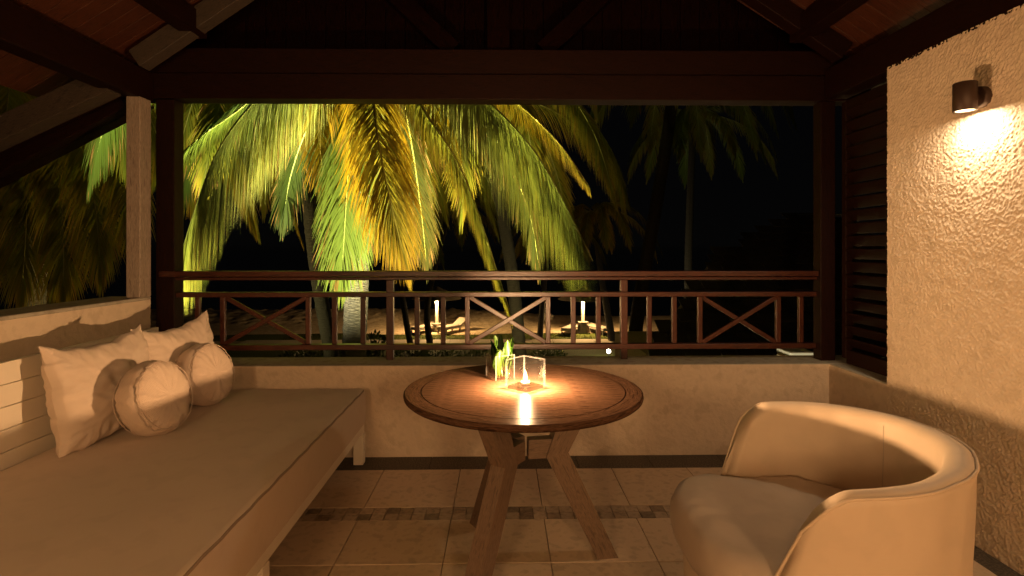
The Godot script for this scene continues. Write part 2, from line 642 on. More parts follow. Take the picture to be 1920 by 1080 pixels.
# room out of view behind the camera, placed to send warm light onto the terrace
func unseen_room() -> void:
	var h := thing("house", "unseen cream room of the house, its open door letting lamp light onto the terrace", "house", T(0, 0, -2.6))
	var put := func(called: String, c: Vector3, sz: Vector3, m: Material) -> void:
		var b := MB.new()
		b.box(xf(c), sz, 0.0)
		obj(called, b, m, h)
	put.call("front_wall", T(-2.0, 1.3, -0.75), Vector3(1.0, 2.6, 0.22), M.stucco)
	put.call("front_wall", T(2.0, 1.3, -0.75), Vector3(1.0, 2.6, 0.22), M.stucco)
	put.call("lintel", T(0, 2.33, -0.75), Vector3(2.998, 0.54, 0.216), M.stucco)
	put.call("side_wall", T(-2.6, 1.3, -2.6), Vector3(0.2, 2.6, 3.9), M.stucco)
	put.call("side_wall", T(2.6, 1.3, -2.6), Vector3(0.2, 2.6, 3.9), M.stucco)
	put.call("rear_wall", T(0, 1.3, -4.65), Vector3(5.4, 2.6, 0.2), M.stucco)
	put.call("room_floor", T(0, -0.06, -2.95), Vector3(5.0, 0.14, 3.16), M.tile0)
	put.call("room_ceiling", T(0, 2.7, -2.7), Vector3(5.4, 0.19, 4.1), M.white)
	for e in [[0.95, "right of the open door"], [-1.05, "left of the open door"]]:
		var at := T(e[0], 0.012, -1.75)
		var l := thing("unseen_floor_lamp", "unseen floor lamp with a round white globe in the room, lighting the daybed and armchair, %s" % e[1], "floor lamp", at, "unseen floor lamps in the room")
		var m := MB.new()
		m.lathe(at, [Vector2(0.0, 0.0), Vector2(0.14, 0.0), Vector2(0.14, 0.02), Vector2(0.012, 0.03), Vector2(0.012, 1.40), Vector2(0.05, 1.42), Vector2(0.0, 1.43)], 24)
		obj("stand", m, M.bronze, l)
		m = MB.new()
		var prof := []
		for k in 17: prof.append(Vector2(0.235 * sin(PI * k / 16.0), 1.65 - 0.235 * cos(PI * k / 16.0)))
		m.lathe(at, prof, 32)
		obj("lamp_globe", m, M.globe, l)
		omni("unseen_floor_lamp_light", at + Vector3(0, 1.65, 0), Color(1.0, 0.785, 0.545), 3.0, 0.225)  # out of view, lights the daybed, armchair and floor tiles


func floor_tiles() -> void:
	var s := MB.new()
	s.box(xf(T(-0.05, -0.10, 1.2)), Vector3(4.7, 0.19, 4.9), 0.0)
	var fl := struct("floor", s, M.grout)
	# dark stone border along the parapet
	for i in 10:
		var b := MB.new()
		b.box(xf(T(-2.04 + i * 0.457, -0.004, 3.425)), Vector3(0.455, 0.02, 0.212), 0.002)
		obj("border_stone", b, M.border, fl)
	for i in 9:
		var b := MB.new()
		b.box(xf(T(2.074, -0.004, 3.09 - i * 0.457)), Vector3(0.108, 0.02, 0.455), 0.002)
		obj("border_stone", b, M.border, fl)
	var rows := [[2.834, 3.316], [2.323, 2.700], [1.866, 2.320], [1.409, 1.863], [0.952, 1.406], [0.495, 0.949]]
	var k := 0
	for r in rows:
		for i in 10:
			var x0 := 0.21 + (i - 6) * 0.457
			var x1 := x0 + 0.457
			x0 = maxf(x0, -2.26)
			x1 = minf(x1, 2.018)
			if x1 - x0 < 0.05:
				continue
			var b := MB.new()
			b.box(xf(T((x0 + x1) * 0.5, rng.randf_range(-0.0005, 0.0005), (r[0] + r[1]) * 0.5)), Vector3(x1 - x0 - 0.0035, 0.02, r[1] - r[0] - 0.0035), 0.0016)
			obj("floor_tile", b, M["tile%d" % ((k * 7 + i * 3 + k / 2) % 4)], fl)
			k += 1
	for j in 2:
		for i in 65:
			var x0 := -2.26 + i * 0.0672
			if x0 > 1.96:
				continue
			var b := MB.new()
			b.box(xf(T(x0 + 0.0336, rng.randf_range(-0.001, 0.0005), 2.7335 + j * 0.067)), Vector3(0.0642, 0.02, 0.064), 0.0012)
			obj("mosaic_tile", b, M["mosaic%d" % [0, 2, 3, 1, 2, 0, 3, 3, 4, 2][rng.randi() % 10]], fl)


func roof() -> void:
	var r := thing("timber_roof", "dark stained timber roof with boarded ceiling over the terrace", "roof", T(0, 2.3, 1.8))
	var slope := 0.64
	# ceiling boards: each runs from the eave to the ridge
	for side in [-1.0, 1.0]:
		var x0: float = -2.85 if side < 0 else 2.75
		var hx := 2.66 - slope * (absf(x0) - 2.25)
		var mid := -0.06
		var hr: float = 2.66 + slope * (2.25 - absf(mid)) + (0.07 if side > 0 else 0.0)
		for i in 41:
			var d := -0.42 + i * 0.104
			var b := MB.new()
			b.off = Vector2(rng.randf() * 3.0, rng.randf() * 3.0)
			var sh := rng.randf_range(0.8, 1.15)
			var a := T(x0, hx, d + 0.05)
			var e := T(mid, hr, d + 0.05)
			b.bar(a, e, 0.1015, 0.02, 0.003, Vector3.UP, Color(sh, sh, sh))
			obj("ceiling_board", b, M.plank, r)
	var bk := MB.new()
	bk.flat(T(-2.5, 2.60, 3.785), T(2.5, 2.60, 3.785), T(0.0, 4.35, 3.785), T(0.0, 4.35, 3.785))
	bk.flat(T(2.5, 2.60, 3.80), T(-2.5, 2.60, 3.80), T(0.0, 4.35, 3.80), T(0.0, 4.35, 3.80))
	obj("gable_light_stop", bk, M.gable, r)  # added sheet, stops garden light showing between the gable boards
	# main tie beam, built of two timbers
	var b2 := MB.new()
	b2.off = Vector2(0.3, 0.2)
	b2.bar(T(-2.45, 2.405, 3.70), T(2.45, 2.400, 3.66), 0.14, 0.165, 0.005)
	obj("tie_beam", b2, M.stain, r)
	b2 = MB.new()
	b2.off = Vector2(1.3, 0.7)
	b2.bar(T(-2.45, 2.573, 3.705), T(2.45, 2.568, 3.665), 0.128, 0.165, 0.005)
	obj("tie_beam", b2, M.stain, r)
	# eave plates
	b2 = MB.new()
	b2.bar(T(-2.33, 2.385, 3.62), T(-2.33, 2.385, -0.4), 0.13, 0.19, 0.005)
	obj("eave_plate", b2, M.stain, r)
	b2 = MB.new()
	b2.bar(T(2.205, 2.42, 3.58), T(2.205, 2.42, -0.4), 0.145, 0.19, 0.005)
	obj("eave_plate", b2, M.stain, r)
	# purlins one step up the slope
	for side in [-1.0, 1.0]:
		b2 = MB.new()
		b2.bar(T(side * 1.95, 2.76, 3.58), T(side * 1.95, 2.76, -0.4), 0.11, 0.14, 0.005)
		obj("purlin", b2, M.stain, r)
	# the near-gable rafters, weathered outside and stained inside
	b2 = MB.new()
	b2.bar(T(-2.28, 2.52, 3.50), T(-1.0, 3.40, 3.50), 0.10, 0.12, 0.005)
	obj("rafter", b2, M.dull, r)
	b2 = MB.new()
	b2.bar(T(2.20, 2.60, 3.50), T(1.0, 3.40, 3.50), 0.10, 0.12, 0.005)
	obj("rafter", b2, M.stain, r)
	b2 = MB.new()
	b2.bar(T(-2.36, 2.34, 3.36), T(-3.45, 1.82, 3.36), 0.12, 0.14, 0.005)
	obj("eave_bracket", b2, M.dull, r)
	# overhanging eave outside the left opening
	for i in 4:
		b2 = MB.new()
		b2.off = Vector2(i * 0.7, i * 0.31)
		var d := 3.45 + i * 0.104
		b2.bar(T(-2.38, 2.31, d), T(-3.6, 1.66, d), 0.1015, 0.02, 0.003)
		obj("eave_board", b2, M.stain, r)
	b2 = MB.new()
	b2.bar(T(-2.38, 2.27, 3.52), T(-3.6, 1.62, 3.52), 0.05, 0.09, 0.004)
	obj("barge_board", b2, M.stain, r)
	# gable infill boards, king post and braces
	for i in 33:
		var x := -2.2 + i * 0.1345
		var top := 2.62 + slope * (2.25 - absf(x)) + 0.08
		b2 = MB.new()
		b2.off = Vector2(rng.randf() * 3.0, rng.randf() * 3.0)
		b2.bar(T(x, 2.62, 3.76), T(x, top, 3.76), 0.132, 0.02, 0.004, Vector3.BACK)
		obj("gable_board", b2, M.gable, r)
	b2 = MB.new()
	b2.bar(T(-0.02, 2.655, 3.69), T(-0.02, 4.1, 3.69), 0.15, 0.10, 0.004, Vector3.BACK)
	obj("king_post", b2, M.gable, r)
	for side in [-1.0, 1.0]:
		b2 = MB.new()
		b2.bar(T(-0.02 + side * 0.30, 2.66, 3.69), T(-0.02 + side * 1.10, 3.42, 3.69), 0.12, 0.09, 0.004, Vector3.BACK)
		obj("brace", b2, M.gable, r)
	# posts
	var p := MB.new()
	p.off = Vector2(0.1, 0.4)
	p.bar(T(-2.293, 1.033, 3.52), T(-2.293, 2.29, 3.52), 0.11, 0.088, 0.006, Vector3.RIGHT)
	tag(obj("timber_post", p, M.weathered), "pale weathered square post standing on the end of the left parapet", "post")
	p = MB.new()
	p.bar(T(-2.205, 0.594, 3.70), T(-2.205, 2.32, 3.70), 0.11, 0.12, 0.005, Vector3.RIGHT)
	tag(obj("timber_post", p, M.stain), "dark stained post at the left end of the railing beside the pale post", "post")
	p = MB.new()
	p.bar(T(2.175, 0.594, 3.66), T(2.175, 2.32, 3.66), 0.09, 0.10, 0.005, Vector3.RIGHT)
	tag(obj("timber_post", p, M.stain), "dark stained corner post at the right end of the railing beside the shutter", "post")


func railing() -> void:
	var r := thing("railing", "dark red-brown wooden railing with crossed braces on the back parapet", "railing", T(0, 0.592, 3.70))
	var D := 3.70
	var xl := -2.245
	var xr := 2.19
	var piece := func(called: String, a: Vector3, b: Vector3, w: float, h: float, up := Vector3.UP) -> void:
		var m := MB.new()
		m.off = Vector2(rng.randf() * 4.0, rng.randf() * 4.0)
		var s := rng.randf_range(0.85, 1.12)
		m.bar(a, b, w, h, 0.004, up, Color(s, s, s))
		obj(called, m, M.rail, r)
	piece.call("handrail", T(xl, 1.172, D - 0.01), T(xr, 1.172, D - 0.01), 0.10, 0.036)
	piece.call("handrail", T(xl, 1.140, D - 0.005), T(xr, 1.140, D - 0.005), 0.075, 0.020)
	piece.call("middle_rail", T(xl + 0.02, 1.033, D), T(xr, 1.033, D), 0.07, 0.032)
	piece.call("bottom_rail", T(xl + 0.02, 0.682, D), T(xr, 0.682, D), 0.06, 0.036)
	var sp := 1.572
	var xp := -0.745   # left of the two full posts
	for k in 2:
		piece.call("rail_post", T(xp + k * sp, 0.597, D), T(xp + k * sp, 1.129, D), 0.046, 0.046, Vector3.RIGHT)
	var bal := 0.028
	for x in [-2.02, -1.855, -1.29, -1.115, -0.925, -0.565, -0.39, -0.228, 0.315, 0.485, 0.655, 1.0, 1.17, 1.345, 1.88, 2.035]:
		piece.call("baluster", T(x, 0.701, D), T(x, 1.016, D), bal, 0.032, Vector3.RIGHT)
	for seg in [[-1.841, -1.304], [-0.214, 0.301], [1.359, 1.866]]:
		piece.call("cross_brace", T(seg[0], 0.705, D - 0.007), T(seg[1], 1.012, D - 0.007), 0.018, 0.030)
		piece.call("cross_brace", T(seg[0], 1.012, D + 0.012), T(seg[1], 0.705, D + 0.012), 0.018, 0.030)


func shutter() -> void:
	var s := thing("louvred_shutter", "dark brown louvred shutter between the corner post and the stucco wall", "shutter", T(2.25, 0.60, 3.25))
	var x := 2.245
	var m := MB.new()
	m.bar(T(x, 0.63, 3.52), T(x, 2.29, 3.52), 0.045, 0.05, 0.004, Vector3.RIGHT)
	obj("stile", m, M.stain, s)
	m = MB.new()
	m.bar(T(x, 0.63, 3.02), T(x, 2.29, 3.02), 0.045, 0.05, 0.004, Vector3.RIGHT)
	obj("stile", m, M.stain, s)
	m = MB.new()
	m.bar(T(x, 0.645, 3.50), T(x, 0.645, 3.04), 0.045, 0.09, 0.004)
	obj("bottom_rail", m, M.stain, s)
	m = MB.new()
	m.bar(T(x, 2.26, 3.50), T(x, 2.26, 3.04), 0.045, 0.07, 0.004)
	obj("top_rail", m, M.stain, s)
	for i in 19:
		m = MB.new()
		m.off = Vector2(i * 0.37, i * 0.23)
		var y := 0.735 + i * 0.0815
		m.bar(T(x, y, 3.50), T(x, y, 3.04), 0.085, 0.010, 0.003, Vector3(0.8, 0.75, 0).normalized())
		obj("slat", m, M.stain, s)
	m = MB.new()
	m.box(xf(T(2.52, 1.45, 3.25)), Vector3(0.02, 1.7, 0.6), 0.0)
	obj("back_panel", m, M.stain, s)


# ---------------------------------------------------------------- furniture
func soft_box(mb: MB, t: Transform3D, s: Vector3, r: float, nx: int, nz: int, bump: Callable) -> void:
	# rounded slab with a finely divided top so that it can sag and crease
	var rows := []
	var ring := [[r, -s.y * 0.5], [0.0, -s.y * 0.5 + r], [0.0, s.y * 0.5 - r], [r * 0.29, s.y * 0.5 - r * 0.29], [r, s.y * 0.5]]
	for j in nz + 1 + 8:
		pass
	var xs := [-s.x * 0.5]
	# top
	for j in nz + 1:
		var row := []
		for i in nx + 1:
			var x := lerpf(-s.x * 0.5 + r, s.x * 0.5 - r, i / float(nx))
			var z := lerpf(s.z * 0.5 - r, -s.z * 0.5 + r, j / float(nz))
			var y := s.y * 0.5
			row.append(t * Vector3(x, y + bump.call(x, z), z))
		rows.append(row)
	mb.grid(rows)
	# side skirt all round, following the top's edge
	var edge := []
	for i in nx + 1: edge.append([Vector2(lerpf(-s.x * 0.5 + r, s.x * 0.5 - r, i / float(nx)), s.z * 0.5 - r), Vector2(0, 1)])
	for q in [1, 2]: edge.append([Vector2(s.x * 0.5 - r, s.z * 0.5 - r), Vector2(0, 1).lerp(Vector2(1, 0), q / 3.0).normalized()])
	for j in nz + 1: edge.append([Vector2(s.x * 0.5 - r, lerpf(s.z * 0.5 - r, -s.z * 0.5 + r, j / float(nz))), Vector2(1, 0)])
	for q in [1, 2]: edge.append([Vector2(s.x * 0.5 - r, -s.z * 0.5 + r), Vector2(1, 0).lerp(Vector2(0, -1), q / 3.0).normalized()])
	for i in nx + 1: edge.append([Vector2(lerpf(s.x * 0.5 - r, -s.x * 0.5 + r, i / float(nx)), -s.z * 0.5 + r), Vector2(0, -1)])
	for q in [1, 2]: edge.append([Vector2(-s.x * 0.5 + r, -s.z * 0.5 + r), Vector2(0, -1).lerp(Vector2(-1, 0), q / 3.0).normalized()])
	for j in nz + 1: edge.append([Vector2(-s.x * 0.5 + r, lerpf(-s.z * 0.5 + r, s.z * 0.5 - r, j / float(nz))), Vector2(-1, 0)])
	for q in [1, 2, 3]: edge.append([Vector2(-s.x * 0.5 + r, s.z * 0.5 - r), Vector2(-1, 0).lerp(Vector2(0, 1), q / 3.0).normalized()])
	var skirt := []
	for k in 9:
		var row := []
		for e in edge:
			var o: Vector2 = e[0]
			var dd: Vector2 = e[1]
			var top: float = s.y * 0.5 + bump.call(o.x, o.y)
			var rr := 0.0
			var y := 0.0
			if k < 5:
				var a := PI * 0.5 * k / 4.0
				rr = r * sin(a)
				y = top - r * (1.0 - cos(a))
			else:
				var u := (k - 4) / 4.0
				rr = r + 0.006 * sin(u * PI)
				y = lerpf(top - r, -s.y * 0.5, u)
			row.append(t * Vector3(o.x + dd.x * rr, y, o.y + dd.y * rr))
		skirt.append(row)
	mb.grid(skirt, true)


func daybed() -> void:
	var b := thing("daybed", "long white wooden daybed with taupe mattress along the left parapet", "daybed", T(-1.42, 0, 1.9))
	var f := FastNoiseLite.new()
	f.frequency = 1.6
	f.seed = 8
	f.fractal_octaves = 3
	var m := MB.new()
	m.box(xf(T(-0.872, 0.232, 1.92)), Vector3(0.04, 0.064, 3.04), 0.004)
	obj("side_rail", m, M.white, b)
	m = MB.new()
	m.box(xf(T(-1.43, 0.232, 3.42)), Vector3(1.07, 0.064, 0.04), 0.004)
	obj("end_rail", m, M.white, b)
	m = MB.new()
	m.box(xf(T(-1.43, 0.246, 1.92)), Vector3(1.07, 0.02, 2.94), 0.002)
	obj("slat_base", m, M.white, b)
	for d in [3.415, 2.0, 0.55]:
		for x in [-0.878, -1.93]:
			m = MB.new()
			m.box(xf(T(x, 0.0995 + 0.005, d)), Vector3(0.06, 0.188, 0.06), 0.004)
			obj("leg", m, M.white, b)
	m = MB.new()
	var bump := func(x: float, z: float) -> float:
		var e := minf(minf(x + 0.55, 0.55 - x), minf(z + 1.5, 1.5 - z))
		return 0.014 * smoothstep(-0.02, 0.35, e) + 0.005 * f.get_noise_2d(x * 2.0, z) - 0.004
	soft_box(m, xf(T(-1.402, 0.370, 1.92)), Vector3(1.12, 0.216, 3.02), 0.022, 40, 90, bump)
	var mt := obj("mattress", m, M.seat, b)
	m = MB.new()
	var pts := PackedVector3Array()
	var rad := PackedFloat32Array()
	for i in 61:
		pts.append(T(-0.8455, 0.4655 + 0.002 * sin(i * 1.7), 0.45 + 2.94 * i / 60.0))
		rad.append(0.005)
	m.tube(pts, rad, 6)
	obj("piping", m, M.piping, mt)
	# board back
	for i in 5:
		m = MB.new()
		m.off = Vector2(i * 0.7, i * 0.13)
		m.box(xf(T(-2.005, 0.478 + 0.0905 * i, 1.82)), Vector3(0.032, 0.0885, 2.82), 0.003)
		obj("back_board", m, M.white, b)
	for d in [3.18, 1.9, 0.5]:
		m = MB.new()
		m.box(xf(T(-2.05, 0.54, d)), Vector3(0.05, 0.58, 0.06), 0.003)
		obj("back_post", m, M.white, b)


func square_pillow(label: String, at: Vector3, ax: Vector3, up: Vector3, w: float, h: float, th: float, sd: int) -> void:
	var p := thing("square_cushion", label, "cushion", at, "square cushions on the daybed")
	var f := FastNoiseLite.new()
	f.seed = sd
	f.frequency = 1.0
	f.fractal_octaves = 3
	var zz := ax.cross(up).normalized()
	var m := MB.new()
	var n := 56
	for side in [1.0, -1.0]:
		var rows := []
		for j in n + 1:
			var row := []
			for i in n + 1:
				var u := -1.0 + 2.0 * i / n
				var v := -1.0 + 2.0 * j / n
				# pulled-in edges leave four ears
				var pin := 0.07
				var uu := u * (1.0 - pin * (1.0 - v * v) * absf(u) ** 3) 
				var vv := v * (1.0 - pin * (1.0 - u * u) * absf(v) ** 3)
				var full := pow(maxf(0.0, (1.0 - u * u) * (1.0 - v * v)), 0.42)
				# creases running in from the edges
				var e := 1.0 - maxf(absf(u), absf(v))
				var along := v if absf(u) > absf(v) else u
				var cre := f.get_noise_2d(along * 6.5 + (10.0 if absf(u) > absf(v) else 0.0), e * 1.6 + side * 3.0) * exp(-e * 3.2) * smoothstep(0.0, 0.14, e)
				var big := f.get_noise_2d(u * 1.3 + 20.0, v * 1.3) * 0.22 * full
				var t := th * 0.5 * full * (1.0 + big) + cre * 0.016
				# slumped: fuller at the bottom
				t *= 1.0 + 0.18 * -v
				var wob := f.get_noise_2d(along * 2.6 + 40.0, 3.0) * 0.012 * smoothstep(0.25, 0.0, e)
				var pos: Vector3 = at + ax * (uu * w * 0.5) + up * (vv * h * 0.5 + h * 0.5 + wob) + zz * side * t
				# sag of the top edge
				pos += up * (-0.035 * (1.0 - u * u) * smoothstep(-0.2, 1.0, v))
				pos += ax * (wob * signf(u) * smoothstep(0.6, 1.0, absf(u)))
				row.append(pos)
			rows.append(row)
		m.grid(rows, side < 0)
	obj("cover", m, M.pillow, p)


func round_pillow(label: String, c: Vector3, axis: Vector3, r: float, th: float, sd: int) -> void:
	var p := thing("round_cushion", label, "cushion", c - Vector3(0, r, 0), "round cushions on the daybed")
	var f := FastNoiseLite.new()
	f.seed = sd
	f.frequency = 1.0
	f.fractal_octaves = 3
	axis = axis.normalized()
	var s1 := axis.cross(Vector3.UP).normalized()
	var s2 := s1.cross(axis).normalized()
	var m := MB.new()
	var seg := 96
	var prof := []
	for k in 41:
		var a := -PI * 0.5 + PI * k / 40.0
		# a stuffed drum: full sides, gently domed faces
		var rr := pow(maxf(cos(a), 0.0), 0.6)
		var hh := sin(a) * (1.22 - 0.22 * sin(a) * sin(a))
		prof.append(Vector2(rr * r, hh * th * 0.5))
	var rows := []
	for k in prof.size():
		var row := []
		for i in seg + 1:
			var a := TAU * i / seg
			var dir := s1 * cos(a) + s2 * sin(a)
			var q: Vector2 = prof[k]
			var g := f.get_noise_2d(cos(a) * 1.6, sin(a) * 1.6 + k * 0.044)
			var rr := q.x * (1.0 + 0.035 * g)
			var crease := f.get_noise_2d(a * 5.0, 9.0) * 0.012 * exp(-pow((q.x / r - 0.86) * 9.0, 2.0)) * smoothstep(0.2, 0.7, q.x / r)
			row.append(c + dir * rr + axis * (q.y * (1.0 + 0.06 * g * smoothstep(0.0, 0.5, q.x / r)) + crease))
		rows.append(row)
	m.grid(rows, true, 14.0)
	for i in seg + 1:
		m.n[i] = -axis
		m.n[m.n.size() - 1 - i] = axis
	for q in m.v.size():
		var lp: Vector3 = m.v[q] - c
		var flat2 := Vector2(lp.dot(s1), lp.dot(s2))
		m.uv[q] = flat2 * 5.0 if flat2.length() < r * 0.93 else Vector2(flat2.angle() * r, lp.dot(axis)) * 5.0
	var cv := obj("cover", m, M.round, p)
	for s in [-1.0, 1.0]:
		var pts := PackedVector3Array()
		var rad := PackedFloat32Array()
		for i in seg + 1:
			var a := TAU * i / seg
			var dir := s1 * cos(a) + s2 * sin(a)
			var g := f.get_noise_2d(cos(a) * 1.6, sin(a) * 1.6 + 0.88)
			pts.append(c + dir * r * 0.905 * (1.0 + 0.035 * g) + axis * (s * th * 0.37))
			rad.append(0.0019)
		m = MB.new()
		m.tube(pts, rad, 6, false)
		obj("piping", m, M.round, cv)


func cushions() -> void:
	var lean := Vector3(-0.20, 1.0, 0.0).normalized()
	square_pillow("square cream cushion nearer the camera, leaning on the daybed back", T(-1.80, 0.470, 2.60), Vector3(0.05, 0.02, -1).normalized(), lean, 0.60, 0.48, 0.20, 31)
	square_pillow("square cream cushion in the far corner of the daybed, partly behind the other", T(-1.77, 0.472, 3.13), Vector3(0.14, 0.05, -1).normalized(), Vector3(-0.16, 1.0, 0.03).normalized(), 0.58, 0.48, 0.18, 47)
	round_pillow("round cream cushion nearer the camera, propped on the square cushion", T(-1.60, 0.650, 2.57), Vector3(1.0, 0.28, 0.16), 0.172, 0.17, 5)
	round_pillow("round cream cushion nearer the railing, at the far end of the daybed", T(-1.63, 0.648, 3.05), Vector3(1.0, 0.28, 0.20), 0.170, 0.17, 9)


func round_table() -> void:
	var c := T(0.092, 0, 2.335)
	var t := thing("round_table", "round brown wooden table on three kinked legs in the middle", "table", c)
	var top := MB.new()
	# top plate: inner disc, groove, outer ring with eased lip
	var h := 0.748
	var m := MB.new()
	var disc := func(mb: MB, r0: float, r1: float, y: float) -> void:
		var seg := 128
		var first := mb.v.size()
		for i in seg + 1:
			var a := TAU * i / seg
			for r in [r0, r1]:
				var p := Vector3(cos(a) * r, 0, sin(a) * r)
				mb.vert(c + p + Vector3(0, y, 0), Vector3.UP, Vector2(p.x, p.z))
		for i in seg:
			var q := first + i * 2
			mb.quad(q, q + 2, q + 3, q + 1)
	disc.call(m, 0.0, 0.4255, h)
	m.lathe(c, [Vector2(0.4255, h - 0.012), Vector2(0.4255, h)], 128)
	var tp := obj("table_top", m, M.table, t)
	m = MB.new()
	disc.call(m, 0.424, 0.432, h - 0.006)
	obj("groove", m, M.groove, tp)
	# ring in four segments with the grain turning
	m = MB.new()
	var seg := 128
	var prof := [Vector2(0.30, h - 0.034), Vector2(0.462, h - 0.034), Vector2(0.488, h - 0.029), Vector2(0.498, h - 0.020), Vector2(0.5, h - 0.012), Vector2(0.499, h - 0.004), Vector2(0.4955, h - 0.0006), Vector2(0.492, h), Vector2(0.4305, h), Vector2(0.4295, h - 0.012)]
	var first := m.v.size()
	for i in seg + 1:
		var a := TAU * i / seg
		for j in prof.size():
			var q: Vector2 = prof[j]
			var d: Vector2 = (prof[mini(j + 1, prof.size() - 1)] - prof[maxi(j - 1, 0)])
			if j >= 7 and j <= 8: d = Vector2(-1, 0)
			var nn := Vector3(d.y * cos(a), -d.x, d.y * sin(a)).normalized()
			m.vert(c + Vector3(q.x * cos(a), q.y, q.x * sin(a)), nn, Vector2(a * 0.46, q.x + (h - q.y)))
	for i in seg:
		for j in prof.size() - 1:
			var q := first + i * prof.size() + j
			m.quad(q, q + 1, q + prof.size() + 1, q + prof.size())
	obj("table_rim", m, M.table, t)
	# three kinked legs meeting at a hub
	var k := 0
	for deg in [7.0, 236.0, 122.0]:
		var a := deg_to_rad(deg)
		var dir := Vector3(cos(a), 0, -sin(a))
		var side := dir.cross(Vector3.UP)
		m = MB.new()
		m.off = Vector2(k * 0.7, k * 0.4)
		# outline in (radius, height): outer side then inner side
		var outl := [Vector2(0.415, 0.0), Vector2(0.190, 0.475), Vector2(0.315, 0.714)]
		var inn := [Vector2(0.325, 0.0), Vector2(0.095, 0.46), Vector2(0.190, 0.714)]
		var w := 0.034
		for s in [1.0, -1.0]:
			for i in 2:
				var p := [outl[i], outl[i + 1], inn[i + 1], inn[i]]
				var q := []
				for e in p: q.append(c + dir * e.x + Vector3.UP * e.y + side * (w * s))
				if s > 0: m.flat(q[0], q[3], q[2], q[1])
				else: m.flat(q[0], q[1], q[2], q[3])
				# grain runs along the leg
				var nv := m.v.size()
				for z in 4:
					var idx := nv - 4 + z
					var loc := m.v[idx] - c
					m.uv[idx] = Vector2(loc.y * 1.15, loc.dot(dir) - (0.42 - loc.y * 0.47 if i == 0 else loc.y * 0.52 - 0.05)) + m.off
		for line in [outl, inn]:
			for i in 2:
				var p0: Vector3 = c + dir * line[i].x + Vector3.UP * line[i].y
				var p1: Vector3 = c + dir * line[i + 1].x + Vector3.UP * line[i + 1].y
				var nv := m.v.size()
				if line == outl: m.flat(p0 + side * w, p1 + side * w, p1 - side * w, p0 - side * w)
				else: m.flat(p0 - side * w, p1 - side * w, p1 + side * w, p0 + side * w)
		obj("leg", m, M.leg, t)
		m = MB.new()
		m.bar(c + dir * 0.02 + Vector3(0, 0.492, 0), c + dir * 0.135 + Vector3(0, 0.492, 0), 0.05, 0.082, 0.003)
		obj("stretcher", m, M.leg, t)
		k += 1
	m = MB.new()
	m.bar(c + Vector3(-0.24, 0.702, 0.0), c + Vector3(0.24, 0.702, 0.0), 0.06, 0.022, 0.003)
	obj("cleat", m, M.leg, t)


func glass_box(g: Node3D, c: Vector3, turn: float, s: float, h: float, th: float, base: float, edge: Material, foot: Material) -> void:
	var b := Basis(Vector3.UP, turn)
	for k in 4:
		var q := b * Basis(Vector3.UP, PI * 0.5 * k)
		var m := MB.new()
		m.box(Transform3D(q, c + q * Vector3(0, h * 0.5 + 0.0005, s * 0.5 - th * 0.5)), Vector3(s - 2.0 * th, h - 0.004, th), 0.0)
		obj("glass_side", m, M.pane, g)
	var m := MB.new()
	m.box(Transform3D(b, c + Vector3(0, base * 0.5 + 0.001, 0)), Vector3(s - 2.1 * th, base, s - 2.1 * th), 0.002)
	obj("glass_base", m, foot, g)
	for k in 4:
		var q := b * Basis(Vector3.UP, PI * 0.5 * k)
		m = MB.new()
		m.box(Transform3D(q, c + q * Vector3(0, 0.0028, s * 0.5 + 0.0012)), Vector3(s - 0.004, 0.0045, 0.002), 0.0008)
		obj("foot_glint", m, M.foot, g)  # added strips standing in for the glow of the lower edges
	# rim and corner edges, whitened to glow where the glass is seen end-on
	for k in 4:
		var q := b * Basis(Vector3.UP, PI * 0.5 * k)
		m = MB.new()
		m.box(Transform3D(q, c + q * Vector3(0, h + 0.0008, s * 0.5 - th * 0.5)), Vector3(s - 2.0 * th, th * 0.8, th), 0.0012)
		obj("rim", m, edge, g)
		m = MB.new()
		m.box(Transform3D(q, c + q * Vector3(s * 0.5 - th * 0.5, h * 0.5 + 0.002, s * 0.5 - th * 0.5)), Vector3(th, h + 0.002, th), 0.0015)
		obj("corner", m, edge, g)


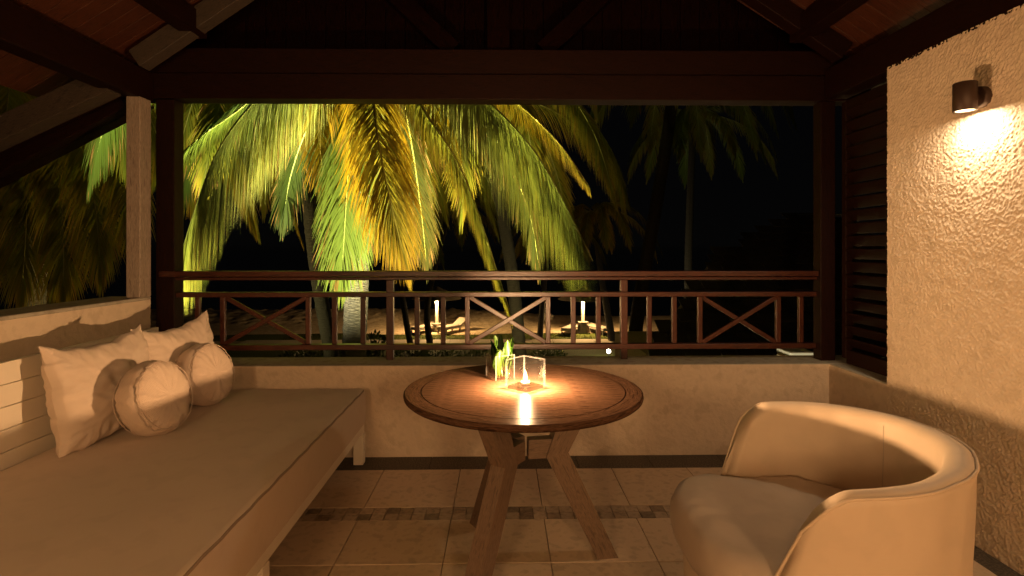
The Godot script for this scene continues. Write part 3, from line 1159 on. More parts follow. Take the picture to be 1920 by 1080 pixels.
func candle_and_vase() -> void:
	var top := 0.7485
	var c := T(0.102, top, 2.325)
	var g := thing("candle_glass", "square clear glass candle holder glowing on the table, in front of the vase", "candle holder", c)
	glass_box(g, c, PI * 0.25 + 0.02, 0.121, 0.121, 0.0062, 0.014, M.glass, M.thick)
	var t := thing("tealight", "lit tealight candle inside the square glass holder", "candle", c + Vector3(0, 0.0165, 0))
	var o := c + Vector3(0, 0.0165, 0)
	var m := MB.new()
	m.lathe(o, [Vector2(0.0, 0.0), Vector2(0.018, 0.0), Vector2(0.019, 0.001), Vector2(0.019, 0.012), Vector2(0.0185, 0.012), Vector2(0.0185, 0.009)], 32)
	obj("cup", m, M.tin, t)
	m = MB.new()
	m.lathe(o, [Vector2(0.0183, 0.008), Vector2(0.0175, 0.0095), Vector2(0.010, 0.009), Vector2(0.0, 0.0088)], 32)
	obj("wax", m, M.wax, t)
	m = MB.new()
	m.tube(PackedVector3Array([o + Vector3(0, 0.008, 0), o + Vector3(0.0005, 0.013, 0), o + Vector3(0.0015, 0.016, 0)]), PackedFloat32Array([0.0009, 0.0009, 0.0007]), 6)
	obj("wick", m, M.wick, t)
	m = MB.new()
	m.lathe(o, [Vector2(0.0, 0.0125), Vector2(0.006, 0.0145), Vector2(0.0095, 0.020), Vector2(0.0095, 0.028), Vector2(0.0065, 0.040), Vector2(0.0028, 0.054), Vector2(0.0, 0.062)], 20)
	obj("candle_flame", m, M.flame, t)
	omni("candle_light", o + Vector3(0, 0.026, 0), Color(1.0, 0.78, 0.55), 3.1, 0.008)
	# vase with rolled leaves
	var vc := T(-0.005, top, 2.515)
	var v := thing("glass_vase", "small square clear glass vase holding leaves behind the candle holder", "vase", vc)
	glass_box(v, vc, 0.50, 0.098, 0.108, 0.004, 0.010, M.glass2, M.pane)
	m = MB.new()
	m.box(Transform3D(Basis(Vector3.UP, 0.50), vc + Vector3(0, 0.037, 0)), Vector3(0.0875, 0.05, 0.0875), 0.001)
	obj("water", m, M.pane, v)
	var lf := thing("leaf_bunch", "bunch of upright bright green leaves standing in the glass vase", "leaves", vc + Vector3(0, 0.012, 0))
	var r := RandomNumberGenerator.new()
	r.seed = 77
	for i in 18:
		m = MB.new()
		var a := r.randf() * TAU
		var foot := vc + Vector3(r.randf_range(-0.018, 0.030), 0.013, r.randf_range(-0.022, 0.022))
		var hh := r.randf_range(0.12, 0.180)
		var tip := foot + Vector3(cos(a) * 0.042, hh, sin(a) * 0.042)
		var wd := r.randf_range(0.017, 0.027)
		var face := Vector3(cos(a + 1.3), 0, sin(a + 1.3))
		var rows := []
		var col := Color(0.010, 0.032, 0.003).lerp(Color(0.034, 0.062, 0.011), r.randf())
		for j in 15:
			var u := j / 14.0
			var ctr := foot.lerp(tip, u) + face * 0.010 * sin(u * 3.0 + i)
			var w := wd * (0.16 + 0.84 * pow(sin(PI * clampf(u * 0.93 + 0.02, 0, 1)), 0.8)) * (1.0 if u < 0.97 else 0.3)
			var row := []
			var out := Vector3(cos(a), 0.2, sin(a))
			var sd := out.cross(Vector3.UP).normalized()
			for k in 7:
				var s := -1.0 + 2.0 * k / 6.0
				var curl := s * 1.25
				row.append(ctr + sd * sin(curl) * w + out * (1.0 - cos(curl)) * w * -0.9 + Vector3(0, 0.003 * sin(k * 2.0 + j * 0.8), 0))
			rows.append(row)
		m.grid(rows, false, 1.0, col)
		obj("leaf", m, M.leaf, lf)


func armchair() -> void:
	var c := T(0.985, 0, 1.785)
	var ch := thing("armchair", "cream barrel-backed tub armchair at the right of the round table", "armchair", c)
	var f := FastNoiseLite.new()
	f.seed = 12
	f.frequency = 1.0
	f.fractal_octaves = 3
	var a0 := deg_to_rad(92.0)    # far arm
	var a1 := deg_to_rad(-116.0)   # near arm
	var n := 110
	var rows := []
	var rim := PackedVector3Array()
	var rim2 := PackedVector3Array()
	var rr := PackedFloat32Array()
	for i in n + 1:
		var u := i / float(n)
		var s := absf(u * 2.0 - 1.0)
		var a := lerpf(a0, a1, u)
		var dir := Vector3(cos(a), 0, -sin(a))
		var e := clampf((s - 0.86) / 0.14, 0.0, 1.0)
		var H := 0.752 - 0.045 * s * s
		H = lerpf(0.44, H, pow(maxf(0.0, 1.0 - pow(e, 2.6)), 1.0 / 2.6))
		var wob := f.get_noise_2d(u * 7.0, 2.0) * 0.006
		var ro := 0.440 + wob
		var ri := 0.366 + f.get_noise_2d(u * 5.0, 8.0) * 0.010
		# end of the arm closes up
		var cl := smoothstep(0.965, 1.0, s)
		ro = lerpf(ro, 0.408, cl)
		ri = lerpf(ri, 0.408, cl)
		var flare := 0.022
		var prof := []
		for k in 9:
			var y := lerpf(0.035, H - 0.030, k / 8.0)
			prof.append(Vector2(ro - 0.02 * (1.0 - y / 0.75) + f.get_noise_2d(u * 9.0, y * 6.0) * 0.004, y))
		prof.append(Vector2(ro + 0.002, H - 0.014))
		prof.append(Vector2(ro - 0.007, H - 0.003))
		prof.append(Vector2(lerpf(ro, ri, 0.35), H + 0.003))
		prof.append(Vector2(lerpf(ro, ri, 0.65), H))
		prof.append(Vector2(lerpf(ro, ri, 0.88), H - 0.010))
		for k in 9:
			var y := lerpf(H - 0.030, 0.36, k / 8.0)
			prof.append(Vector2(ri + flare * (y - 0.55) * 0.6 + f.get_noise_2d(u * 6.0 + 30.0, y * 7.0) * 0.010 * sin(PI * k / 8.0), y))
		var row := []
		for q in prof:
			var ext := deg_to_rad(13.0) * clampf((0.70 - q.y) / 0.26, 0.0, 1.0) * smoothstep(0.55, 1.0, s) * (1.0 if u < 0.5 else -1.0)
			row.append(c + Vector3(cos(a + ext), 0, -sin(a + ext)) * q.x + Vector3.UP * q.y)
		rows.append(row)
		var ex := deg_to_rad(13.0) * clampf((0.706 - H) / 0.26, 0.0, 1.0) * smoothstep(0.55, 1.0, s) * (1.0 if u < 0.5 else -1.0)
		dir = Vector3(cos(a + ex), 0, -sin(a + ex))
		rim.append(c + dir * (ro + 0.001) + Vector3.UP * (H - 0.006))
		rim2.append(c + dir * (ri + 0.012) + Vector3.UP * (H - 0.0085))
		rr.append(0.0045)
	var m := MB.new()
	m.grid(rows)
	var sh := obj("shell", m, M.vinyl, ch)
	m = MB.new()
	m.tube(rim, rr, 8)
	obj("piping", m, M.vinyl, sh)
	# upright seams inside and out
	for u in [0.36, 0.70]:
		m = MB.new()
		var pts := PackedVector3Array()
		var rd := PackedFloat32Array()
		var i := int(u * n)
		for k in range(14, 23):
			pts.append(rows[i][k] - Vector3.UP * 0.0)
			rd.append(0.0016)
		m.tube(pts, rd, 5)
		obj("seam", m, M.vinylseat, sh)
	# seat: a thick round pad that fills the tub and bulges forward
	var sc := c + Vector3(0.004, 0.012, 0.0)
	rows = []
	var edge := PackedVector3Array()
	var er := PackedFloat32Array()
	var prof2 := [Vector2(0.0, 0.462), Vector2(0.08, 0.462), Vector2(0.16, 0.460), Vector2(0.24, 0.460), Vector2(0.32, 0.457), Vector2(0.362, 0.450), Vector2(0.388, 0.432), Vector2(0.399, 0.405), Vector2(0.402, 0.360), Vector2(0.396, 0.325), Vector2(0.386, 0.308)]
	for q in prof2:
		var row := []
		for i in 97:
			var a := TAU * i / 96.0
			var dir := Vector3(cos(a), 0, -sin(a))
			var sup := pow(pow(absf(cos(a)), 3.2) + pow(absf(sin(a)), 3.2), -1.0 / 3.2)
			var sq: float = lerpf(0.91, sup * 0.975, smoothstep(-0.15, -0.5, cos(a)))
			var p: Vector3 = dir * q.x * sq
			var y: float = q.y + 0.010 * f.get_noise_2d(p.x * 5.0, p.z * 5.0) * smoothstep(0.0, 0.2, q.x) - 0.018 * exp(-(p.x * p.x + p.z * p.z) * 18.0)
			y += 0.006 * f.get_noise_2d(a * 4.0, q.x * 8.0) * smoothstep(0.2, 0.36, q.x)
			row.append(sc + p + Vector3.UP * y)
			if is_equal_approx(q.y, 0.308):
				edge.append(sc + p * 1.005 + Vector3.UP * (y + 0.002))
				er.append(0.004)
		rows.append(row)
	m = MB.new()
	m.grid(rows, true)
	for i in 97: m.n[i] = Vector3.UP
	var st := obj("seat_cushion", m, M.vinylseat, ch)
	m = MB.new()
	m.tube(edge, er, 6, false)
	obj("piping", m, M.vinylseat, st)
	m = MB.new()
	m.lathe(sc + Vector3(0.01, 0, 0), [Vector2(0.0, 0.03), Vector2(0.365, 0.03), Vector2(0.378, 0.05), Vector2(0.386, 0.315), Vector2(0.30, 0.32)], 72)
	obj("base", m, M.vinyl, ch)
	m = MB.new()
	m.lathe(c, [Vector2(0.0, 0.0105), Vector2(0.30, 0.0105), Vector2(0.30, 0.032), Vector2(0.0, 0.032)], 48)
	obj("plinth", m, M.black, ch)


# a lamp on a wall: at is on the wall's face, out points away from it
func wall_lamp(called: String, label: String, at: Vector3, out: Vector3, power := 0.68) -> void:
	var lay := Basis(out.cross(Vector3.UP).normalized() * -1.0, out, Vector3.UP)
	if lay.determinant() < 0.0: lay = Basis(-lay.x, lay.y, lay.z)
	var l := thing(called, label, "wall lamp", at, "cylinder lamps on the stucco wall")
	var m := MB.new()
	m.lathe(at, [Vector2(0.046, -0.006), Vector2(0.046, 0.026), Vector2(0.043, 0.030), Vector2(0.0, 0.030)], 40, lay)
	obj("wall_plate", m, M.bronze, l)
	m = MB.new()
	m.lathe(at, [Vector2(0.016, 0.028), Vector2(0.016, 0.060)], 24, lay)
	obj("arm", m, M.bronze, l)
	m = MB.new()
	var o := at + out * 0.083
	m.lathe(o, [Vector2(0.036, -0.062), Vector2(0.043, -0.062), Vector2(0.0445, -0.060), Vector2(0.0445, 0.060), Vector2(0.042, 0.063), Vector2(0.0, 0.063)], 48)
	m.lathe(o, [Vector2(0.036, -0.055), Vector2(0.036, -0.062)], 48)
	obj("housing", m, M.bronze, l)
	m = MB.new()
	m.lathe(o, [Vector2(0.0, -0.059), Vector2(0.036, -0.059), Vector2(0.036, -0.057)], 40)
	obj("lamp_lens", m, M.lens, l)
	var a := AreaLight3D.new()
	a.name = "wall_lamp_light"
	a.area_size = Vector2(0.058, 0.058)
	a.light_color = Color(1.0, 0.89, 0.73)
	a.light_energy = power
	a.area_range = 40.0
	a.shadow_enabled = true
	add_child(a, true)
	a.look_at_from_position(o + Vector3(0, -0.063, 0), o + Vector3(0, -1.0, 0), Vector3.BACK)


# ---------------------------------------------------------------- vegetation
func smooth(pts: Array, n: int) -> PackedVector3Array:
	var c := Curve3D.new()
	for i in pts.size():
		var t: Vector3 = (pts[mini(i + 1, pts.size() - 1)] - pts[maxi(i - 1, 0)]) / 6.0
		c.add_point(pts[i], -t, t)
	var out := PackedVector3Array()
	var l := c.get_baked_length()
	for i in n + 1:
		out.append(c.sample_baked(l * i / n, true))
	return out


func frond(tree: Node3D, pts: Array, leaf: float, yellow: float, r: RandomNumberGenerator, step := 0.02, hang := 1.0, wide := 0.026, pale := 0.0) -> void:
	var p := smooth(pts, 40)
	var length := 0.0
	for i in 40: length += p[i].distance_to(p[i + 1])
	var rad := PackedFloat32Array()
	for i in 41: rad.append(lerpf(0.026, 0.004, pow(i / 40.0, 0.7)) * clampf(length / 3.5, 0.5, 1.0))
	var m := MB.new()
	m.tube(p, rad, 6, true, Color(0.16, 0.20, 0.05).lerp(Color(0.40, 0.27, 0.05), yellow * 0.7))
	var fr := obj("frond", m, M.stem, tree)
	m = MB.new()
	var count := int(length / step)
	var green := Color(0.075, 0.140, 0.018).lerp(Color(0.21, 0.265, 0.085) if pale > 0.0 else Color(0.022, 0.040, 0.008), absf(pale))  # negative pale darkens the leaves in place of shade
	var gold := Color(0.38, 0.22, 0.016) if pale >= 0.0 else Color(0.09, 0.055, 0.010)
	var sway := r.randf_range(-0.15, 0.15)
	for k in count:
		var u := lerpf(0.10, 1.0, k / float(count))
		var fi := u * 40.0
		var i := mini(int(fi), 39)
		var o := p[i].lerp(p[i + 1], fi - i)
		var tg := (p[mini(i + 2, 40)] - p[maxi(i - 1, 0)]).normalized()
		var sd := tg.cross(Vector3.UP)
		if sd.length() < 0.25:
			sd = tg.cross(Vector3(0.3, 0.2, 1.0))
		sd = sd.normalized()
		var up := sd.cross(tg).normalized()
		var len := leaf * (0.30 + 0.70 * pow(sin(PI * clampf(0.10 + u * 0.78, 0, 1)), 0.8)) * r.randf_range(0.82, 1.1) * lerpf(1.0, 0.62, smoothstep(0.8, 1.0, u))
		for s in [-1.0, 1.0]:
			if r.randf() < 0.05:
				continue
			var fold := smoothstep(0.72, 1.0, u)
			var dir: Vector3 = (sd * s * r.randf_range(0.58, 0.88) * lerpf(1.0, 0.12, fold) + tg * r.randf_range(0.62, 0.85) + up * r.randf_range(0.0, 0.16) + Vector3.DOWN * 0.50 * hang * r.randf_range(0.8, 1.2)).normalized()
			var q := o
			var w := wide * r.randf_range(0.6, 1.0)
			var ye := clampf(yellow * r.randf_range(0.5, 1.5) , 0.0, 1.0)
			var col0 := green.lerp(gold, ye * 0.5) * r.randf_range(0.8, 1.2)
			var col1 := green.lerp(gold, clampf(ye * 1.25, 0, 1)) * r.randf_range(0.75, 1.25)
			var segs := 4
			var li := -1
			var ri := -1
			var br := r.randf() < 0.12
			for j in segs + 1:
				var t := j / float(segs)
				var wd := w * (0.5 + 0.9 * t - 1.38 * t * t) * 1.15 if j < segs else 0.0015
				wd = maxf(wd, 0.0015)
				var side := dir.cross(up).normalized()
				if side.length() < 0.5: side = dir.cross(Vector3.RIGHT).normalized()
				var nn := side.cross(dir).normalized()
				if nn.y < 0.0 and nn.dot(up) < 0.0: nn = -nn
				var col := col0.lerp(col1, t)
				if br and j >= 3: col = Color(0.22, 0.12, 0.04)
				var a := m.vert(q - side * wd * 0.5, nn, Vector2(0, t), col)
				var b := m.vert(q + side * wd * 0.5, nn, Vector2(1, t), col)
				if li >= 0:
					m.quad(li, ri, b, a)
				li = a
				ri = b
				q += dir * len / segs
				dir = (dir + Vector3(sway, -1.0, sway * 0.5) * hang * (0.20 + 0.12 * t) * r.randf_range(0.8, 1.2)).normalized()
	var lv := obj("leaflets", m, M.leaf, fr)
	lv.set_meta("kind", "stuff")


func trunk(tree: Node3D, pts: Array, r0: float, r1: float, sd: int, bark := "trunk") -> void:
	var p := smooth(pts, 90)
	var rad := PackedFloat32Array()
	var f := FastNoiseLite.new()
	f.seed = sd
	f.frequency = 0.9
	for i in 91:
		var u := i / 90.0
		var ring := 0.05 * (1.0 if i % 2 == 0 else 0.0)
		rad.append(lerpf(r0, r1, pow(u, 0.6)) * (1.0 + ring + 0.06 * f.get_noise_1d(i * 0.6)))
	var m := MB.new()
	m.tube(p, rad, 16)
	obj("trunk", m, M[bark], tree)


# crown of arching fronds for palms seen farther off
func crown(tree: Node3D, o: Vector3, n: int, length: float, leaf: float, yellow: float, sd: int, step := 0.035, wide := 0.035, a_from := 0.0, a_to := TAU) -> void:
	var r := RandomNumberGenerator.new()
	r.seed = sd
	for k in n:
		var a := lerpf(a_from, a_to, (k + r.randf_range(-0.3, 0.3)) / n)
		var rise := r.randf_range(-0.25, 0.75)
		var l := length * r.randf_range(0.8, 1.1)
		var d := Vector3(cos(a), 0, sin(a))
		var pts := [o, o + d * l * 0.30 + Vector3.UP * l * (0.18 * rise + 0.06), o + d * l * 0.62 + Vector3.UP * l * (0.18 * rise - 0.08), o + d * l * 0.86 + Vector3.UP * l * (0.1 * rise - 0.36), o + d * l * 0.98 + Vector3.UP * l * (-0.68 + 0.1 * rise)]
		frond(tree, pts, leaf * r.randf_range(0.85, 1.1), clampf(yellow + r.randf_range(-0.15, 0.25), 0, 1), r, step, 1.0, wide)


func shrub(called: String, label: String, o: Vector3, w: float, h: float, n: int, leaf: float, sd: int, group := "") -> void:
	var t := thing(called, label, "shrub", o, group)
	var r := RandomNumberGenerator.new()
	r.seed = sd
	var m := MB.new()
	var st := MB.new()
	for k in 9:
		var a := r.randf() * TAU
		var e := o + Vector3(cos(a) * w * 0.36 * r.randf(), h * r.randf_range(0.6, 0.95), sin(a) * w * 0.36 * r.randf())
		st.tube(PackedVector3Array([o, o.lerp(e, 0.5) + Vector3(0.02, 0, 0.02), e]), PackedFloat32Array([0.014, 0.010, 0.004]), 5, true, Color(0.06, 0.045, 0.025))
	obj("stems", st, M.stem, t)
	for k in n:
		var v := Vector3(r.randfn(), r.randfn(), r.randfn()).normalized() * pow(r.randf(), 0.4)
		var q := o + Vector3(v.x * w * 0.5, h * 0.55 + v.y * h * 0.45, v.z * w * 0.5)
		var d := (v + Vector3(r.randf_range(-1, 1), r.randf_range(-0.2, 1.0), r.randf_range(-1, 1))).normalized()
		var s := d.cross(Vector3(r.randf(), r.randf(), r.randf())).normalized() * leaf * 0.28
		var nn := s.cross(d).normalized()
		var col := Color(0.022, 0.045, 0.010).lerp(Color(0.06, 0.085, 0.02), r.randf())
		var l := leaf * r.randf_range(0.7, 1.2)
		var i0 := m.vert(q, nn, Vector2.ZERO, col)
		var i1 := m.vert(q + d * l * 0.5 + s, nn, Vector2.ZERO, col)
		var i2 := m.vert(q + d * l, nn, Vector2.ZERO, col)
		var i3 := m.vert(q + d * l * 0.5 - s, nn, Vector2.ZERO, col)
		m.quad(i0, i1, i2, i3)
	var lv := obj("foliage", m, M.leaf, t)
	lv.set_meta("kind", "stuff")


func main_palm() -> void:
	var base := T(-2.08, GROUND, 7.9)
	var t := thing("coconut_palm", "large bright yellow-green coconut palm just beyond the railing", "palm tree", base)
	var c := px(692, 62, 6.9)
	trunk(t, [base, px(664, 700, 7.75), px(668, 560, 7.6), px(678, 300, 7.2), c], 0.20, 0.135, 2)
	var r := RandomNumberGenerator.new()
	r.seed = 5
	var F := func(pts: Array, leaf: float, yel: float, step: float, hang: float, wide: float, pale: float) -> void:
		var q := [c]
		for e in pts: q.append(px(e[0], e[1], e[2]))
		frond(t, q, leaf, yel, r, step, hang, wide, pale)
	# in front: broad arching fronds whose leaflets hang straight down
	F.call([[600, 95, 6.5], [495, 172, 6.1], [405, 290, 5.9], [338, 480, 5.8]], 1.40, 0.20, 0.0055, 2.8, 0.022, 1.0)
	F.call([[560, 110, 6.9], [455, 200, 6.6], [385, 250, 6.5], [300, 320, 6.5]], 0.50, 0.15, 0.013, 2.2, 0.026, 0.1)
	F.call([[696, 130, 6.5], [706, 240, 6.1], [728, 360, 5.9], [760, 490, 5.85]], 0.90, 0.85, 0.007, 0.9, 0.022, 0.5)
	F.call([[672, 130, 6.6], [657, 250, 6.3], [648, 390, 6.2], [640, 530, 6.2]], 0.80, 0.05, 0.008, 1.1, 0.022, 0.25)
	F.call([[735, 110, 6.5], [800, 215, 6.1], [870, 330, 5.9], [955, 580, 5.8]], 0.55, 0.45, 0.007, 1.6, 0.022, 0.6)
	F.call([[800, 90, 6.6], [900, 175, 6.2], [1010, 295, 6.0], [1112, 490, 5.9]], 1.25, 0.18, 0.006, 2.6, 0.022, 1.0)
	F.call([[830, 90, 6.9], [960, 185, 6.7], [1045, 265, 6.6], [1105, 350, 6.6]], 0.42, 0.75, 0.014, 2.2, 0.022, 0.0)
	F.call([[760, 110, 6.6], [812, 190, 6.3], [848, 260, 6.2], [880, 350, 6.2]], 0.62, 0.95, 0.016, 1.2, 0.024, 0.0)
	F.call([[640, 110, 6.7], [610, 180, 6.4], [600, 270, 6.3], [612, 350, 6.3]], 0.55, 0.90, 0.014, 1.0, 0.024, 0.0)
	# upper fronds that arch away out of the frame and show their tips
	F.call([[860, 20, 6.6], [1000, 40, 6.3], [1090, 110, 6.2], [1118, 205, 6.2]], 0.50, 0.10, 0.010, 1.1, 0.024, 0.6)
	F.call([[500, 10, 7.0], [340, 60, 6.9], [220, 180, 6.9], [170, 330, 7.0]], 0.9, 0.15, 0.014, 1.6, 0.024, -0.6)  # kept dim by a darker leaf colour
	# fronds behind the crown, their shade put into a darker leaf colour
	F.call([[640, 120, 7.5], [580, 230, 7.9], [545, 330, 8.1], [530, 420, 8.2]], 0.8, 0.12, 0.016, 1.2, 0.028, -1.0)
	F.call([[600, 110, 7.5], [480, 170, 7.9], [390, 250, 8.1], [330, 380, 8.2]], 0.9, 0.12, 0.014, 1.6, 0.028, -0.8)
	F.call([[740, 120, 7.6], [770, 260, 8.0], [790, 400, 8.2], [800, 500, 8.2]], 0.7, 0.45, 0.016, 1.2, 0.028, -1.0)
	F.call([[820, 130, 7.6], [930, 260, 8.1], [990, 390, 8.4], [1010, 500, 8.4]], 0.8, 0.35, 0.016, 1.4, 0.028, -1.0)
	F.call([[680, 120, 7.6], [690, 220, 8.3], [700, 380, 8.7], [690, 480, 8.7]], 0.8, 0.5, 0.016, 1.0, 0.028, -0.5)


func umbrella(label: String, o: Vector3, boxy: bool) -> void:
	var u := thing("beach_umbrella", label, "umbrella", o, "thatched umbrellas on the beach")
	var m := MB.new()
	m.tube(PackedVector3Array([o, o + Vector3(0, 1.2, 0), o + Vector3(0, 2.35, 0)]), PackedFloat32Array([0.10, 0.095, 0.09]), 10)
	obj("post", m, M.paint, u)
	m = MB.new()
	for k in 3:
		var y := 1.86 + k * 0.2
		m.lathe(o, [Vector2(1.32 - k * 0.42, y - 0.07), Vector2(1.36 - k * 0.42, y - 0.05), Vector2(0.86 - k * 0.42, y + 0.24)], 20)
	m.lathe(o, [Vector2(0.1, 1.97), Vector2(1.30, 1.80), Vector2(1.33, 1.80)], 20)
	obj("canopy", m, M.thatch, u)
	m = MB.new()
	if boxy:
		m.lathe(o, [Vector2(0.26, 0.0), Vector2(0.21, 0.55), Vector2(0.12, 0.56)], 4, Basis(Vector3.UP, PI * 0.25))
		m.box(xf(o + Vector3(0, 0.58, 0)), Vector3(0.5, 0.05, 0.5), 0.01)
	else:
		m.lathe(o, [Vector2(0.1, 0.40), Vector2(0.30, 0.42), Vector2(0.31, 0.46), Vector2(0.1, 0.465)], 20)
	obj("table", m, M.lounger, u)
	m = MB.new()
	m.lathe(o + Vector3(0.0, 0, 0.17), [Vector2(0.0, 1.62), Vector2(0.05, 1.64), Vector2(0.06, 1.69), Vector2(0.03, 1.74), Vector2(0.0, 1.75)], 12)
	obj("lamp_bulb", m, M.bulb, u)
	omni("umbrella_light", o + Vector3(0.0, 1.68, 0.17), Color(1.0, 0.80, 0.52), 21.0, 0.05)


func lounger(label: String, o: Vector3, turn: float, back: float) -> void:
	var l := thing("sun_lounger", label, "sun lounger", o, "pale sun loungers on the beach", true)
	l.rotation.y = turn
	var m := MB.new()
	m.box(xf(Vector3(0, 0.26, 0.25)), Vector3(0.66, 0.07, 1.30), 0.02)
	obj("frame", m, M.lounger, l)
	m = MB.new()
	m.box(xf(Vector3(0, 0.345, 0.25)), Vector3(0.62, 0.09, 1.26), 0.03)
	obj("pad", m, M.lounger, l)
	m = MB.new()
	m.box(Transform3D(Basis(Vector3.RIGHT, back), Vector3(0, 0.345 + 0.34 * sin(back), -0.40 - 0.34 * cos(back))), Vector3(0.62, 0.09, 0.70), 0.03)
	obj("backrest", m, M.lounger, l)
	for x in [-0.28, 0.28]:
		for z in [-0.32, 0.80]:
			m = MB.new()
			m.box(xf(Vector3(x, 0.115, z)), Vector3(0.06, 0.23, 0.06), 0.005)
			obj("leg", m, M.lounger, l)


func unseen_garden_lamp(label: String, o: Vector3, to: Vector3, c: Color, e: float, angle: float) -> void:  # spotlight out of view, aimed at what it should light
	var g := thing("unseen_garden_spotlight", label, "garden light", o, "unseen spotlights in the garden")
	var d := (to - (o + Vector3(0, 0.25, 0))).normalized()
	var s := d.cross(Vector3.RIGHT if absf(d.x) < 0.8 else Vector3.UP).normalized()
	var b := Basis(s.cross(d).normalized(), d, -s).orthonormalized()
	if b.determinant() < 0: b = Basis(-b.x, b.y, b.z)
	var h := o + Vector3(0, 0.25, 0)
	var m := MB.new()
	m.tube(PackedVector3Array([o - Vector3(0, 0.05, 0), h]), PackedFloat32Array([0.012, 0.012]), 8)
	obj("spike", m, M.black, g)
	m = MB.new()
	m.lathe(h, [Vector2(0.0, -0.09), Vector2(0.05, -0.08), Vector2(0.065, 0.05), Vector2(0.055, 0.05)], 20, b)
	obj("housing", m, M.black, g)
	m = MB.new()
	m.lathe(h, [Vector2(0.056, 0.042), Vector2(0.03, 0.05), Vector2(0.0, 0.052)], 20, b)
	obj("lamp_lens", m, M.bulb, g)
	spot("unseen_garden_spot_light", h + d * 0.07, to, c, e, angle, 0.06)


func garden() -> void:
	main_palm()
	# left-hand palm seen through the side opening
	var o := T(-8.2, GROUND, 9.5)
	var t := thing("coconut_palm", "dim olive coconut palm seen through the left side opening", "palm tree", o)
	var c := px(60, 120, 9.5)
	trunk(t, [o, o.lerp(c, 0.5) + Vector3(0.15, 0, 0), c], 0.2, 0.14, 3)
	crown(t, c, 13, 4.2, 0.95, 0.35, 21, 0.025, 0.034)
	var rl := RandomNumberGenerator.new()
	rl.seed = 71
	for e in [[[120, 180], [170, 330], [190, 520]], [[150, 140], [225, 260], [250, 470]], [[40, 220], [50, 380], [40, 560]], [[90, 200], [115, 360], [120, 560]], [[-20, 200], [-30, 330], [-10, 520]], [[130, 110], [260, 180], [330, 380]]]:
		frond(t, [c, px(e[0][0], e[0][1], 9.0), px(e[1][0], e[1][1], 8.6), px(e[2][0], e[2][1], 8.5)], 1.0, 0.45, rl, 0.014, 1.1, 0.028, 0.0)
	# palm standing behind the big one, in its shade
	o = T(-3.4, GROUND, 12.5)
	c = px(560, 150, 12.0)
	t = thing("coconut_palm", "dark green coconut palm standing in the shade behind the big bright palm", "palm tree", o)
	trunk(t, [o, o.lerp(c, 0.5) + Vector3(-0.2, 0, 0), c], 0.18, 0.13, 5, "trunk_shaded")
	crown(t, c, 17, 4.3, 1.0, 0.2, 61, 0.022, 0.034)
	o = T(0.6, GROUND, 13.5)
	c = px(900, 190, 13.0)
	t = thing("coconut_palm", "dark coconut palm behind the right half of the big bright palm", "palm tree", o)
	trunk(t, [o, o.lerp(c, 0.5) + Vector3(0.2, 0, 0), c], 0.18, 0.13, 15, "trunk_shaded")
	crown(t, c, 15, 4.0, 1.0, 0.3, 63, 0.022, 0.034)
	# thin far palm on the right
	c = px(1300, 222, 21.0)
	o = Vector3(px(1288, 520, 21.0).x, GROUND, c.z)
	t = thing("coconut_palm", "slender far palm with small crown against the dark sky on the right", "palm tree", o)
	trunk(t, [o, o.lerp(c, 0.55) + Vector3(-0.05, 0, 0), c], 0.17, 0.12, 4)
	crown(t, c, 13, 3.0, 0.75, 0.15, 23, 0.04, 0.05)
	# leaning trunk
	o = T(4.05, GROUND, 17.5)
	c = px(1268, 120, 16.0)
	t = thing("coconut_palm", "tall dark palm with a leaning trunk left of the slender far palm", "palm tree", o)
	trunk(t, [o, px(1200, 560, 17.2), px(1228, 400, 16.8), px(1252, 250, 16.3), c], 0.25, 0.16, 6)
	crown(t, c, 11, 3.4, 0.8, 0.2, 25, 0.04, 0.045)
	# palms on the beach lit by the umbrella lamps
	o = px(1148, 636, 26.9)
	o.y = GROUND
	c = px(1112, 400, 26.0)
	t = thing("coconut_palm", "palm with thin curved trunk in front of the right beach umbrella", "palm tree", o)
	trunk(t, [o, px(1140, 590, 26.8), px(1128, 520, 26.5), c], 0.20, 0.12, 8)
	crown(t, c, 13, 3.0, 0.75, 0.5, 27, 0.035, 0.05)
	o = px(806, 640, 26.0)
	o.y = GROUND
	c = px(845, 385, 25.5)
	t = thing("coconut_palm", "palm with straight dark trunk in front of the left beach umbrella", "palm tree", o)
	trunk(t, [o, px(803, 560, 26.0), c], 0.16, 0.12, 9)
	crown(t, c, 13, 2.8, 0.75, 0.5, 29, 0.035, 0.05)
	o = px(770, 650, 25.5)
	o.y = GROUND
	c = px(735, 420, 25.0)
	t = thing("coconut_palm", "leaning dark palm trunk left of the left beach umbrella", "palm tree", o)
	trunk(t, [o, px(758, 580, 25.5), c], 0.15, 0.12, 10)
	crown(t, c, 11, 2.8, 0.75, 0.2, 31, 0.035, 0.05)
	o = px(1012, 640, 27.6)
	o.y = GROUND
	c = px(1030, 420, 27.0)
	t = thing("coconut_palm", "palm on the dark lawn between the two beach umbrellas", "palm tree", o)
	trunk(t, [o, px(1018, 560, 27.4), c], 0.15, 0.12, 14)
	crown(t, c, 11, 2.8, 0.75, 0.4, 33, 0.035, 0.05)

	# beach
	var a := px(819, 622, 30.0)
	a.y = GROUND
	umbrella("left thatched beach umbrella with a lit white post and round table", a, false)
	var b := px(1093, 626, 29.6)
	b.y = GROUND
	umbrella("right thatched beach umbrella with a lit white post and square pedestal table", b, true)
	lounger("pale sun lounger left of the left umbrella post, partly behind a trunk", a + Vector3(-0.55, 0.0, 0.25), -0.62, 0.30)
	lounger("pale sun lounger with raised backrest right of the left umbrella post", a + Vector3(0.85, 0.0, 0.15), -0.62, 0.48)
